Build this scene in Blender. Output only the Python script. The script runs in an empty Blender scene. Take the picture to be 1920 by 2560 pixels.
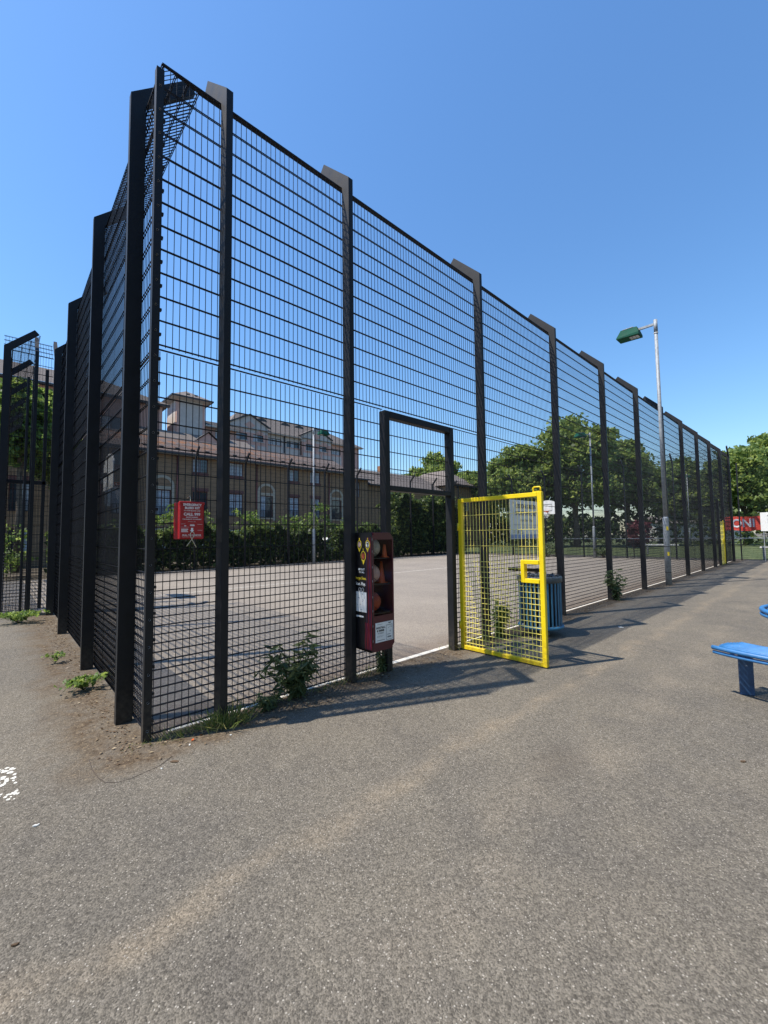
import bpy, math, random
import numpy as np
from mathutils import Vector, Matrix

R = math.radians
PI = math.pi
scene = bpy.context.scene
COL = scene.collection
random.seed(7)

# ------------------------------------------------------------------ camera
# World: X runs along the front fence (to the right), Y goes into the court, Z up.
cam_d = bpy.data.cameras.new("camera")
cam_d.sensor_fit = 'HORIZONTAL'
cam_d.sensor_width = 36.0
cam_d.lens = 1037.48 / 1920 * 36.0
cam_d.clip_start = 0.05
cam_d.clip_end = 2500
cam = bpy.data.objects.new("camera", cam_d)
COL.objects.link(cam)
TH, PITCH, ROLL = 0.8222, 0.0581, -0.0121
right = Vector((math.sin(TH), -math.cos(TH), 0))
fwd0 = Vector((math.cos(TH), math.sin(TH), 0))
fwd = fwd0 * math.cos(PITCH) + Vector((0, 0, 1)) * math.sin(PITCH)
up = Vector((0, 0, 1)) * math.cos(PITCH) - fwd0 * math.sin(PITCH)
r2 = right * math.cos(ROLL) + up * math.sin(ROLL)
u2 = up * math.cos(ROLL) - right * math.sin(ROLL)
M = Matrix((r2, u2, -fwd)).transposed().to_4x4()
M.translation = Vector((-2.7737, -3.4337, 1.51))
cam.matrix_world = M
scene.camera = cam

# ------------------------------------------------------------------ light
SUN_EL = R(61.5)
SUN_DIR = Vector((-0.903 * math.cos(SUN_EL), 0.430 * math.cos(SUN_EL), math.sin(SUN_EL))).normalized()
world = bpy.data.worlds.new("World")
scene.world = world
world.use_nodes = True
wnt = world.node_tree
bg = wnt.nodes['Background']
sky = wnt.nodes.new('ShaderNodeTexSky')
sky.sky_type = 'NISHITA'
sky.sun_disc = False
sky.sun_elevation = SUN_EL
sky.sun_rotation = math.atan2(SUN_DIR.x, SUN_DIR.y)
sky.altitude = 30
sky.air_density = 1.5
sky.dust_density = 0.5
sky.ozone_density = 10.0
sat = wnt.nodes.new('ShaderNodeHueSaturation')
sat.inputs['Saturation'].default_value = 1.07
wnt.links.new(sky.outputs[0], sat.inputs['Color'])
wnt.links.new(sat.outputs[0], bg.inputs[0])
bg.inputs[1].default_value = 0.15
sun_d = bpy.data.lights.new("sun", 'SUN')
sun_d.energy = 5.0
sun_d.angle = R(0.53)
sun_d.color = (1.0, 0.93, 0.82)
sun = bpy.data.objects.new("sun", sun_d)
COL.objects.link(sun)
sun.location = (0, 0, 40)
sun.rotation_euler = SUN_DIR.to_track_quat('Z', 'Y').to_euler()
vs = scene.view_settings
vs.view_transform = 'Standard'
vs.look = 'None'
vs.gamma = 1.0
vs.exposure = 0.45
vs.use_curve_mapping = False

# ------------------------------------------------------------------ helpers
def tag(o, label=None, cat=None, group=None, kind=None):
    if label: o['label'] = label
    if cat: o['category'] = cat
    if group: o['group'] = group
    if kind: o['kind'] = kind
    return o

def empty(name, loc=(0, 0, 0), rz=0.0, label=None, cat=None, group=None):
    o = bpy.data.objects.new(name, None)
    COL.objects.link(o)
    o.location = loc
    o.rotation_euler = (0, 0, rz)
    o.empty_display_size = 0.2
    return tag(o, label, cat, group)

def place(name, me, parent=None, loc=None, rot=None):
    o = bpy.data.objects.new(name, me)
    COL.objects.link(o)
    if parent: o.parent = parent
    if loc is not None: o.location = loc
    if rot is not None: o.rotation_euler = rot
    return o

def copy_tree(o, parent=None):
    c = o.copy()
    COL.objects.link(c)
    if parent: c.parent = parent
    for ch in list(o.children):
        copy_tree(ch, c)
    return c

class MB:
    """collects shapes into one mesh"""
    def __init__(s):
        s.v = []; s.f = []; s.sm = []
    def add(s, vs, fs, smooth=False):
        b = len(s.v)
        s.v += [tuple(p) for p in vs]
        s.f += [tuple(i + b for i in f) for f in fs]
        s.sm += [smooth] * len(fs)
        return s
    def box(s, x0, x1, y0, y1, z0, z1):
        return s.add([(x0, y0, z0), (x1, y0, z0), (x1, y1, z0), (x0, y1, z0),
                      (x0, y0, z1), (x1, y0, z1), (x1, y1, z1), (x0, y1, z1)],
                     [(0, 3, 2, 1), (4, 5, 6, 7), (0, 1, 5, 4), (1, 2, 6, 5), (2, 3, 7, 6), (3, 0, 4, 7)])
    def cbox(s, x0, x1, y0, y1, z0, z1, c=0.004):
        """box with chamfered vertical+horizontal edges"""
        pts = []
        for z, i in ((z0, c), (z0 + c, 0), (z1 - c, 0), (z1, c)):
            a0, a1, b0, b1 = x0 + i, x1 - i, y0 + i, y1 - i
            pts += [(a0 + c, b0, z), (a1 - c, b0, z), (a1, b0 + c, z), (a1, b1 - c, z),
                    (a1 - c, b1, z), (a0 + c, b1, z), (a0, b1 - c, z), (a0, b0 + c, z)]
        fs = [tuple(range(7, -1, -1)), tuple(range(24, 32))]
        for k in range(3):
            for i in range(8):
                j = (i + 1) % 8
                fs.append((k * 8 + i, k * 8 + j, k * 8 + 8 + j, k * 8 + 8 + i))
        return s.add(pts, fs)
    def wire(s, p, q, r, cap=False):
        """thin four-sided bar from p to q"""
        p = Vector(p); q = Vector(q)
        d = (q - p).normalized()
        a = d.orthogonal().normalized()
        if abs(d.z) > .9: a = Vector((1, 1, 0)).normalized()
        elif abs(d.z) < .1: a = (Vector((0, 0, 1)) + d.cross(Vector((0, 0, 1)))).normalized()
        b = d.cross(a)
        vs = [p + a * r, p + b * r, p - a * r, p - b * r, q + a * r, q + b * r, q - a * r, q - b * r]
        fs = [(0, 1, 5, 4), (1, 2, 6, 5), (2, 3, 7, 6), (3, 0, 4, 7)]
        if cap: fs += [(3, 2, 1, 0), (4, 5, 6, 7)]
        return s.add(vs, fs)
    def tube(s, pts, r, n=8, cap=True, smooth=True):
        pts = [Vector(p) for p in pts]
        rs = r if isinstance(r, (list, tuple)) else [r] * len(pts)
        prev = None; vs = []; fs = []
        for i, p in enumerate(pts):
            d = (pts[min(i + 1, len(pts) - 1)] - pts[max(i - 1, 0)]).normalized()
            a = d.orthogonal().normalized() if prev is None else (prev - d * prev.dot(d)).normalized()
            prev = a; b = d.cross(a)
            for k in range(n):
                t = 2 * PI * k / n
                vs.append(p + (a * math.cos(t) + b * math.sin(t)) * rs[i])
        for i in range(len(pts) - 1):
            for k in range(n):
                j = (k + 1) % n
                fs.append((i * n + k, i * n + j, i * n + n + j, i * n + n + k))
        s.add(vs, fs, smooth)
        if cap:
            b = len(s.v) - len(vs)
            s.f.append(tuple(b + k for k in range(n - 1, -1, -1))); s.sm.append(False)
            e = b + (len(pts) - 1) * n
            s.f.append(tuple(e + k for k in range(n))); s.sm.append(False)
        return s
    def ring(s, c, rad, r, n=40, m=8, a0=0, a1=2 * PI):
        full = abs(a1 - a0 - 2 * PI) < 1e-6
        pts = [(c[0] + rad * math.cos(a0 + (a1 - a0) * i / n), c[1] + rad * math.sin(a0 + (a1 - a0) * i / n), c[2])
               for i in range(n + (0 if not full else 1))]
        if not full: pts.append((c[0] + rad * math.cos(a1), c[1] + rad * math.sin(a1), c[2]))
        return s.tube(pts, r, m, cap=not full)
    def lathe(s, c, prof, n=24, smooth=True):
        vs = []; fs = []
        for (rr, z) in prof:
            for k in range(n):
                t = 2 * PI * k / n
                vs.append((c[0] + rr * math.cos(t), c[1] + rr * math.sin(t), c[2] + z))
        for i in range(len(prof) - 1):
            for k in range(n):
                j = (k + 1) % n
                fs.append((i * n + k, i * n + j, i * n + n + j, i * n + n + k))
        return s.add(vs, fs, smooth)
    def prism(s, poly, axis, a, b):
        """polygon extruded along axis 'x','y','z' from a to b; poly in the two other axes (in order)"""
        def p3(u, v, w):
            return {'x': (w, u, v), 'y': (u, w, v), 'z': (u, v, w)}[axis]
        n = len(poly)
        vs = [p3(u, v, a) for u, v in poly] + [p3(u, v, b) for u, v in poly]
        fs = [tuple(range(n - 1, -1, -1)), tuple(range(n, 2 * n))]
        for i in range(n):
            j = (i + 1) % n
            fs.append((i, j, n + j, n + i))
        return s.add(vs, fs)
    def mesh(s, name, mat):
        me = bpy.data.meshes.new(name)
        me.from_pydata(s.v, [], s.f)
        if any(s.sm): me.polygons.foreach_set('use_smooth', s.sm)
        if mat: me.materials.append(mat)
        me.update()
        return me
    def build(s, name, mat, parent=None, loc=None, rot=None, fix=True):
        me = s.mesh(name, mat)
        if fix:
            import bmesh
            bm = bmesh.new(); bm.from_mesh(me)
            bmesh.ops.recalc_face_normals(bm, faces=bm.faces)
            bm.to_mesh(me); bm.free()
        return place(name, me, parent, loc, rot)

# ---- materials
class NT:
    def __init__(s, name):
        s.m = bpy.data.materials.new(name); s.m.use_nodes = True
        s.t = s.m.node_tree; s.n = s.t.nodes; s.b = s.n['Principled BSDF']
        s.out = s.n['Material Output']
        s.tc = s.n.new('ShaderNodeTexCoord')
    def set(s, node, key, val):
        sock = node.inputs[key]
        if hasattr(val, 'links') or isinstance(val, bpy.types.NodeSocket):
            s.t.links.new(val, sock)
        else:
            try: sock.default_value = val
            except Exception: sock.default_value = (*val, 1.0)
    def node(s, typ, props=None, **ins):
        nd = s.n.new(typ)
        for k, v in (props or {}).items(): setattr(nd, k, v)
        for k, v in ins.items():
            s.set(nd, int(k[1:]) if k[0] == '_' else k.replace('__', ' '), v)
        return nd
    def noise(s, scale, detail=3, rough=.55, vec=None, dist=0):
        nd = s.node('ShaderNodeTexNoise', _2=scale, _3=detail, _4=rough)
        nd.inputs['Distortion'].default_value = dist
        s.t.links.new(vec or s.tc.outputs['Object'], nd.inputs['Vector'])
        return nd.outputs[0]
    def voro(s, scale, vec=None, feat='F1', rand=1.0):
        nd = s.n.new('ShaderNodeTexVoronoi'); nd.feature = feat
        nd.inputs['Scale'].default_value = scale
        nd.inputs['Randomness'].default_value = rand
        s.t.links.new(vec or s.tc.outputs['Object'], nd.inputs['Vector'])
        return nd
    def math(s, op, a, b=None, clamp=False):
        nd = s.n.new('ShaderNodeMath'); nd.operation = op; nd.use_clamp = clamp
        s.set(nd, 0, a)
        if b is not None: s.set(nd, 1, b)
        return nd.outputs[0]
    def mr(s, v, a, b, c=0.0, d=1.0, smooth=False):
        nd = s.n.new('ShaderNodeMapRange')
        if smooth: nd.interpolation_type = 'SMOOTHSTEP'
        s.set(nd, 0, v)
        for i, x in enumerate((a, b, c, d)): nd.inputs[i + 1].default_value = x
        return nd.outputs[0]
    def mix(s, f, a, b, mode='MIX'):
        nd = s.n.new('ShaderNodeMix'); nd.data_type = 'RGBA'; nd.blend_type = mode
        s.set(nd, 0, f); s.set(nd, 6, a); s.set(nd, 7, b)
        return nd.outputs[2]
    def bump(s, h, strength, dist):
        nd = s.n.new('ShaderNodeBump'); s.set(nd, 'Height', h)
        nd.inputs['Strength'].default_value = strength; nd.inputs['Distance'].default_value = dist
        s.t.links.new(nd.outputs[0], s.b.inputs['Normal'])
    def base(s, c): s.set(s.b, 'Base Color', c)
    def rough(s, r): s.set(s.b, 'Roughness', r)
    def xyz(s):
        nd = s.n.new('ShaderNodeSeparateXYZ'); s.t.links.new(s.tc.outputs['Object'], nd.inputs[0])
        return nd.outputs

def c4(c): return (c[0], c[1], c[2], 1.0)

def paint(name, col, rough=.5, metal=0.0, var=.15, scale=9, wear=None, wear_amt=.62, bump=0.0, spec=.5):
    m = NT(name)
    n = m.noise(scale, 5, .6)
    dark = tuple(x * (1 - var) for x in col); lite = tuple(min(1, x * (1 + var)) for x in col)
    c = m.mix(m.mr(n, .3, .7), c4(dark), c4(lite))
    if wear:
        w = m.noise(scale * 2.3, 8, .7)
        c = m.mix(m.mr(w, wear_amt, wear_amt + .06), c, c4(wear))
    m.base(c)
    m.rough(m.mr(n, .2, .8, max(.02, rough - .08), min(1, rough + .1)))
    m.b.inputs['Metallic'].default_value = metal
    m.b.inputs['Specular IOR Level'].default_value = spec
    if bump: m.bump(m.noise(scale * 14, 3), bump, .003)
    return m.m

def leafmat(name, c0, c1, c2, trans=.35, dry=None):
    m = NT(name)
    geo = m.n.new('ShaderNodeNewGeometry')
    rnd = geo.outputs['Random Per Island']
    big = m.noise(.55, 2)
    f = m.math('ADD', m.math('MULTIPLY', rnd, .75), m.math('MULTIPLY', big, .35))
    ramp = m.n.new('ShaderNodeValToRGB')
    m.t.links.new(f, ramp.inputs[0])
    e = ramp.color_ramp.elements
    e[0].position = .1; e[0].color = c4(c0)
    e[1].position = .95; e[1].color = c4(c2)
    x = e.new(.55); x.color = c4(c1)
    if dry:
        x = e.new(.985); x.color = c4(dry)
    m.base(ramp.outputs[0]); m.rough(.5)
    m.b.inputs['Specular IOR Level'].default_value = .35
    tr = m.n.new('ShaderNodeBsdfTranslucent')
    hs = m.n.new('ShaderNodeHueSaturation'); hs.inputs['Value'].default_value = 2.3
    hs.inputs['Hue'].default_value = .475
    m.t.links.new(ramp.outputs[0], hs.inputs['Color']); m.t.links.new(hs.outputs[0], tr.inputs[0])
    mx = m.n.new('ShaderNodeMixShader'); mx.inputs[0].default_value = trans
    m.t.links.new(m.b.outputs[0], mx.inputs[1]); m.t.links.new(tr.outputs[0], mx.inputs[2])
    m.t.links.new(mx.outputs[0], m.out.inputs[0])
    return m.m

def glassmat(name, tint=(.02, .025, .03), rough=.05):
    m = NT(name)
    n = m.noise(3, 3)
    m.base(m.mix(n, c4(tint), c4(tuple(x * 2 for x in tint)))); m.rough(rough)
    m.b.inputs['Specular IOR Level'].default_value = .8
    return m.m

def brickmat(name, a, b, mortar, scale=1.0):
    m = NT(name)
    xyz = m.xyz()
    cmb = m.n.new('ShaderNodeCombineXYZ')
    m.t.links.new(m.math('ADD', xyz[0], xyz[1]), cmb.inputs[0]); m.t.links.new(xyz[2], cmb.inputs[1])
    bt = m.n.new('ShaderNodeTexBrick')
    m.t.links.new(cmb.outputs[0], bt.inputs['Vector'])
    bt.inputs['Scale'].default_value = scale
    bt.inputs['Brick Width'].default_value = .225; bt.inputs['Row Height'].default_value = .075
    bt.inputs['Mortar Size'].default_value = .008
    bt.inputs['Color1'].default_value = c4(a); bt.inputs['Color2'].default_value = c4(b); bt.inputs['Mortar'].default_value = c4(mortar)
    n = m.noise(1.1, 5); n2 = m.noise(14, 3)
    c = m.mix(m.mr(n, .3, .7, 0, .55), bt.outputs[0], m.mix(.6, bt.outputs[0], c4(tuple(x * .55 for x in a))))
    c = m.mix(m.mr(n2, .5, .75, 0, .4), c, c4(tuple(min(1, x * 1.35) for x in b)))
    m.base(c); m.rough(.9); m.bump(bt.outputs['Fac'], .4, -.01)
    return m.m

M_ = {}
M_['steel'] = paint('black_powder_coat', (.009, .0095, .012), .55, var=.25, scale=6, wear=(.03, .031, .034), wear_amt=.72, spec=.35)
M_['wire'] = paint('black_coated_wire', (.007, .007, .010), .55, var=.15, scale=5, spec=.3)
M_['bolt'] = paint('zinc_bolt', (.6, .6, .6), .5, .2)
M_['yellow'] = paint('yellow_gloss_paint', (.84, .63, .012), .38, var=.08, scale=5, wear=(.34, .19, .03), wear_amt=.66, spec=.4)
def grimy(mat, grime, z_top, amt, chip, chip_at, chip_scale):
    m = object.__new__(NT); m.m = mat; m.t = mat.node_tree; m.n = m.t.nodes; m.b = m.n['Principled BSDF']
    m.tc = next(n for n in m.n if n.type == 'TEX_COORD')
    src = m.b.inputs['Base Color'].links[0].from_socket
    z = m.xyz()[2]
    g = m.math('MULTIPLY', m.mr(z, 0, z_top, 1, 0), m.mr(m.noise(22, 6, .7), .35, .65))
    c = m.mix(m.math('MULTIPLY', g, amt), src, c4(grime))
    c = m.mix(m.mr(m.noise(chip_scale, 4, .65), chip_at, chip_at + .02), c, c4(chip))
    m.base(c)
grimy(M_['yellow'], (.26, .15, .035), .5, .75, (.16, .085, .03), .685, 42)
grimy(M_['steel'], (.085, .072, .056), .45, .7, (.06, .058, .055), .72, 60)
M_['yelwire'] = paint('pale_yellow_wire', (.86, .74, .16), .45, var=.06, scale=5)
M_['galv'] = paint('galvanised_steel', (.27, .29, .31), .6, .2, var=.28, scale=16)
M_['green_metal'] = paint('dark_green_enamel', (.008, .075, .048), .7, var=.15, scale=8, spec=.15)
M_['blue'] = paint('blue_enamel', (.035, .16, .38), .45, var=.22, scale=14, wear=(.26, .30, .34), wear_amt=.61)
M_['bluebin'] = paint('weathered_blue_paint', (.035, .16, .28), .5, var=.2, scale=9, wear=(.28, .42, .52), wear_amt=.68)
M_['red'] = paint('red_plastic', (.36, .005, .010), .4, var=.06)
M_['white'] = paint('white_paint', (.78, .78, .76), .5, var=.05)
M_['whiteprint'] = paint('white_print', (.8, .8, .8), .6, var=.02)
M_['pinkprint'] = paint('faded_white_print', (.72, .62, .62), .6, var=.02)
M_['blackprint'] = paint('black_print', (.012, .012, .014), .6, var=.05)
M_['greyprint'] = paint('grey_print', (.25, .26, .28), .6, var=.05)
M_['yelprint'] = paint('yellow_print', (.75, .55, .03), .5, var=.04)
M_['orange'] = paint('orange_plastic', (.55, .10, .015), .45, var=.08)
M_['maroon'] = paint('maroon_panel', (.085, .010, .016), .38, var=.2, scale=4)
M_['darkblk'] = paint('black_vinyl', (.010, .009, .011), .35, var=.2)
M_['redstripe'] = paint('crimson_vinyl', (.17, .010, .022), .4, var=.12)
M_['purple'] = paint('purple_vinyl', (.085, .018, .07), .4, var=.12)
M_['liner'] = paint('black_liner', (.012, .013, .015), .6)
M_['lidrim'] = paint('grey_blue_rim', (.06, .075, .085), .55, var=.3)
M_['plasterpink'] = paint('pink_render', (.46, .29, .24), .9, var=.12, scale=2)
M_['plastergrey'] = paint('grey_render', (.40, .375, .35), .9, var=.12, scale=2, bump=.2)
M_['cream'] = paint('cream_stone', (.44, .375, .285), .85, var=.1, scale=5)
M_['fascia'] = paint('pale_fascia', (.42, .40, .37), .7)
M_['gutter'] = paint('dark_gutter', (.03, .03, .033), .5)
M_['redframe'] = paint('dark_red_frame', (.10, .022, .022), .5)
M_['redbrick'] = brickmat('red_brick', (.17, .05, .038), (.14, .045, .035), (.2, .17, .15))
M_['brick'] = brickmat('yellow_stock_brick', (.35, .205, .105), (.25, .148, .08), (.28, .21, .145))
M_['orangebrick'] = brickmat('orange_brick', (.38, .17, .08), (.30, .13, .06), (.3, .25, .2))
M_['glass'] = glassmat('window_glass', (.025, .032, .04), .04)
M_['curtain'] = paint('net_curtain', (.42, .46, .50), .8, var=.22, scale=7)
M_['bark'] = paint('bark', (.11, .085, .062), .9, var=.4, scale=6, bump=.5)
M_['stem'] = paint('green_stem', (.10, .14, .05), .7, var=.3)
M_['carwhite'] = paint('white_car_paint', (.72, .73, .74), .25, var=.03)
M_['rubber'] = paint('tyre_rubber', (.02, .02, .02), .8)
M_['bannerred'] = paint('red_banner_cloth', (.72, .075, .05), .7, var=.12, scale=4)
M_['skin_ball'] = paint('scuffed_ball_skin', (.42, .43, .38), .6, var=.25, scale=30)
M_['peach_ball'] = paint('pale_peach_ball_skin', (.62, .42, .34), .6, var=.2, scale=20)
M_['basketball'] = paint('orange_ball_rubber', (.42, .085, .035), .65, var=.2, scale=40)
M_['straw'] = paint('beige_strap', (.55, .50, .36), .7)
M_['paper'] = paint('white_litter_paper', (.75, .74, .70), .8)
M_['dryleaf'] = paint('dry_leaf', (.10, .06, .03), .8, var=.4)
M_['concrete'] = paint('pale_concrete', (.36, .35, .33), .9, var=.15, scale=4, bump=.3)

L_tree = leafmat('plane_leaves', (.045, .080, .018), (.125, .185, .045), (.26, .33, .10), .48)
L_dark = leafmat('hedge_leaves', (.012, .026, .009), (.036, .066, .018), (.150, .205, .05), .32)
L_light = leafmat('young_leaves', (.05, .10, .02), (.10, .17, .035), (.20, .28, .07), .45)
L_weed = leafmat('weed_leaves', (.045, .075, .03), (.085, .12, .05), (.16, .19, .09), .3)
L_grass = leafmat('grass_blades', (.06, .10, .02), (.13, .17, .04), (.30, .28, .12), .35)
L_purple = leafmat('purple_leaves', (.05, .015, .02), (.11, .03, .035), (.22, .07, .07), .3)

# ------------------------------------------------------------------ the ground
def asphalt_mat():
    m = NT('worn_asphalt')
    x, y, z = m.xyz()
    v1 = m.voro(175); sp = m.n.new('ShaderNodeSeparateColor'); m.t.links.new(v1.outputs['Color'], sp.inputs[0])
    grain = m.mr(sp.outputs[0], 0, 1, .58, 1.36)
    v3 = m.voro(75); sp3 = m.n.new('ShaderNodeSeparateColor'); m.t.links.new(v3.outputs['Color'], sp3.inputs[0])
    grain2 = m.mr(sp3.outputs[1], 0, 1, .80, 1.18)
    big = m.noise(.55, 6, .6, dist=.6)
    med = m.noise(3.2, 5, .65)
    c = m.mix(m.mr(big, .35, .68), (.120, .107, .089, 1), (.162, .141, .111, 1))
    c = m.mix(m.mr(med, .42, .72, 0, .45), c, (.172, .150, .116, 1))
    # dusty drainage streaks running along the fence
    wob = m.math('MULTIPLY', m.math('SUBTRACT', m.noise(.9, 4), .5), .55)
    d = m.math('ABSOLUTE', m.math('ADD', m.math('ADD', y, 1.58), wob))
    streak = m.math('MULTIPLY', m.mr(d, .0, .15, 1, 0, True), m.mr(m.noise(2.6, 6, .65), .36, .62))
    c = m.mix(m.math('MULTIPLY', streak, .42), c, (.285, .225, .155, 1))
    d2 = m.math('ABSOLUTE', m.math('ADD', m.math('ADD', y, 2.25), m.math('MULTIPLY', wob, 1.4)))
    streak2 = m.math('MULTIPLY', m.mr(d2, .02, .30, 1, 0, True), m.mr(m.noise(1.7, 5), .45, .65))
    c = m.mix(m.math('MULTIPLY', streak2, .35), c, (.24, .20, .15, 1))
    # old brown stain and darker blotches
    cr_ = m.voro(.42, feat='DISTANCE_TO_EDGE', vec=m.warp(.35))
    crk = m.math('MULTIPLY', m.mr(cr_.outputs['Distance'], .0, .006, 1, 0), m.mr(m.noise(.7, 3), .5, .62))
    c = m.mix(m.math('MULTIPLY', crk, .55), c, (.055, .048, .04, 1))
    blot = m.noise(1.25, 3, .5)
    c = m.mix(m.mr(blot, .60, .74, 0, .45), c, (.075, .068, .062, 1))
    c = m.mix(1.0, c, m.n_rgb(grain), 'MULTIPLY')
    c = m.mix(1.0, c, m.n_rgb(grain2), 'MULTIPLY')
    # pale stone flecks
    v2 = m.voro(120); sp2 = m.n.new('ShaderNodeSeparateColor'); m.t.links.new(v2.outputs['Color'], sp2.inputs[0])
    fl = m.math('MULTIPLY', m.mr(sp2.outputs[2], .965, .97), m.mr(v2.outputs['Distance'], .30, .42, 1, 0))
    c = m.mix(fl, c, (.33, .30, .255, 1))
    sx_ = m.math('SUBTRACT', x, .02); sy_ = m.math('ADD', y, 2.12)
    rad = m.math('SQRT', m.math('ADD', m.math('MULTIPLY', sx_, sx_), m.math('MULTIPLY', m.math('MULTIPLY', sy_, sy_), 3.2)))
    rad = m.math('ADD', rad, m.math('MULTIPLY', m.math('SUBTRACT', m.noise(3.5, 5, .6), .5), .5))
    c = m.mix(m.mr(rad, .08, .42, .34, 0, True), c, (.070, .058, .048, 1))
    # brown moss and silt against the fence foot
    wn = m.math('MULTIPLY', m.math('SUBTRACT', m.noise(2.6, 6, .65), .5), .55)
    wn2 = m.math('MULTIPLY', m.math('SUBTRACT', m.noise(11, 4, .65), .5), .25)
    wsum = m.math('ADD', wn, wn2)
    f1 = m.mr(m.math('ADD', m.math('ABSOLUTE', m.math('SUBTRACT', y, .02)), wsum), .20, .34, 1, 0)
    f1 = m.math('MULTIPLY', f1, m.mr(x, -2.35, -2.1))
    f2 = m.mr(m.math('ADD', m.math('ABSOLUTE', m.math('ADD', x, 2.10)), wsum), .16, .44, 1, 0)
    f2 = m.math('MULTIPLY', f2, m.mr(y, -.35, -.05))
    mask = m.math('MAXIMUM', f1, f2)
    mossc = m.mix(m.mr(m.noise(24, 4), .4, .6), (.060, .038, .020, 1), (.12, .085, .052, 1))
    mossc = m.mix(m.mr(m.noise(42, 2), .60, .66), mossc, (.24, .18, .11, 1))
    patch = m.mr(m.noise(5.5, 6, .7), .34, .62, .25, .92)
    c = m.mix(m.math('MULTIPLY', mask, patch), c, mossc)
    m.base(c); m.rough(.93)
    m.b.inputs['Specular IOR Level'].default_value = .25
    h = m.math('ADD', m.math('MULTIPLY', v1.outputs['Distance'], -.9), m.math('MULTIPLY', v3.outputs['Distance'], -1.1))
    m.bump(h, .6, .0045)
    return m.m

def n_rgb(s, v):
    nd = s.n.new('ShaderNodeCombineColor')
    for i in range(3): s.t.links.new(v, nd.inputs[i])
    return nd.outputs[0]
NT.n_rgb = n_rgb

def warp(s, amt):
    n = s.n.new('ShaderNodeTexNoise'); n.inputs['Scale'].default_value = 3.0; n.inputs['Detail'].default_value = 5
    s.t.links.new(s.tc.outputs['Object'], n.inputs['Vector'])
    v = s.n.new('ShaderNodeVectorMath'); v.operation = 'SCALE'; v.inputs['Scale'].default_value = amt
    s.t.links.new(n.outputs['Color'], v.inputs[0])
    a = s.n.new('ShaderNodeVectorMath'); a.operation = 'ADD'
    s.t.links.new(s.tc.outputs['Object'], a.inputs[0]); s.t.links.new(v.outputs[0], a.inputs[1])
    return a.outputs[0]
NT.warp = warp

def court_mat():
    m = NT('court_tarmac')
    v1 = m.voro(110); sp = m.n.new('ShaderNodeSeparateColor'); m.t.links.new(v1.outputs['Color'], sp.inputs[0])
    big = m.noise(.5, 6, .6); med = m.noise(4.5, 5, .65)
    c = m.mix(m.mr(big, .35, .65), (.212, .183, .153, 1), (.256, .222, .182, 1))
    c = m.mix(m.mr(med, .5, .75, 0, .4), c, (.175, .150, .132, 1))
    x, y, z = m.xyz()
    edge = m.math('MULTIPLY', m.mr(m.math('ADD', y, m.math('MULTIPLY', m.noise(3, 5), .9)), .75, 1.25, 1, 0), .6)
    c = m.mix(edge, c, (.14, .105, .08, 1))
    c = m.mix(1.0, c, m.n_rgb(m.mr(sp.outputs[0], 0, 1, .68, 1.32)), 'MULTIPLY')
    m.base(c); m.rough(.93); m.b.inputs['Specular IOR Level'].default_value = .25
    m.bump(v1.outputs['Distance'], .5, -.005)
    return m.m

def sheet(name, x0, x1, y0, y1, z, mat, kind='structure'):
    return tag(MB().add([(x0, y0, z), (x1, y0, z), (x1, y1, z), (x0, y1, z)], [(0, 1, 2, 3)]).build(name, mat, fix=False), kind=kind)

sheet('ground', -400, 600, -400, 600, 0, asphalt_mat())
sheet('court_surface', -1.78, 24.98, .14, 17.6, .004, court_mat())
lawn_m = NT('lawn')
_c = lawn_m.mix(lawn_m.mr(lawn_m.noise(1.5, 6), .35, .65), (.045, .07, .02, 1), (.11, .13, .045, 1))
lawn_m.base(_c); lawn_m.rough(.95); lawn_m.bump(lawn_m.noise(60, 3), .8, .03)
sheet('lawn', 27.4, 160, -60, 70, .004, lawn_m.m)
soil = NT('bare_soil'); soil.base(soil.mix(soil.noise(5, 5), (.05, .038, .025, 1), (.10, .08, .055, 1))); soil.rough(.95)
sheet('planting_bed', -30, 27.3, 17.62, 27.9, .004, soil.m)
lm = NT('worn_white_line')
lw = lm.noise(6, 6, .7)
lm.base(lm.mix(lm.mr(lw, .52, .66), (.66, .62, .54, 1), (.30, .265, .235, 1))); lm.rough(.85); lm.bump(lm.noise(120, 2), .4, .003)
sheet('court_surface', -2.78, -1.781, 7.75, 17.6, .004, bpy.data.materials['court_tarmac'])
sheet('court_line', -1.75, 24.9, .16, .235, .008, lm.m)
sheet('court_line', -1.5, 24.4, 8.8, 8.85, .008, lm.m)

# ------------------------------------------------------------------ fence pieces
POST_H = 5.48
def post_mesh():
    b = MB()
    s2 = .665 * math.sqrt(.5)
    outer = [(0, 0), (0, POST_H), (s2, POST_H + s2), (s2 + .075, POST_H + s2 - .075), (.12, POST_H - .05), (.12, 0)]
    b.prism(outer, 'x', -.03, .03)
    me = b.mesh('post', M_['steel'])
    return me
POST = post_mesh()
POST.validate()

def lower_panel_mesh(w, z_top=2.99, x_gap=None):
    b = MB()
    n = max(2, round(w / .05))
    ys = .135
    for i in range(n):
        x = (i + .5) * w / n
        b.wire((x, ys, .03), (x, ys, z_top + .012), .0033)
    zs = [.012 + .0667 * k for k in range(19)] + [1.4, 1.6, 1.8, 2.0, 2.2, 2.4, 2.6, 2.8, 2.985]
    for z in zs:
        if z > z_top: continue
        for dy in (-.007, .007):
            b.wire((0, ys + dy, z + .03), (w, ys + dy, z + .03), .0046)
    return b.mesh('mesh_panel', M_['wire'])

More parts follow.
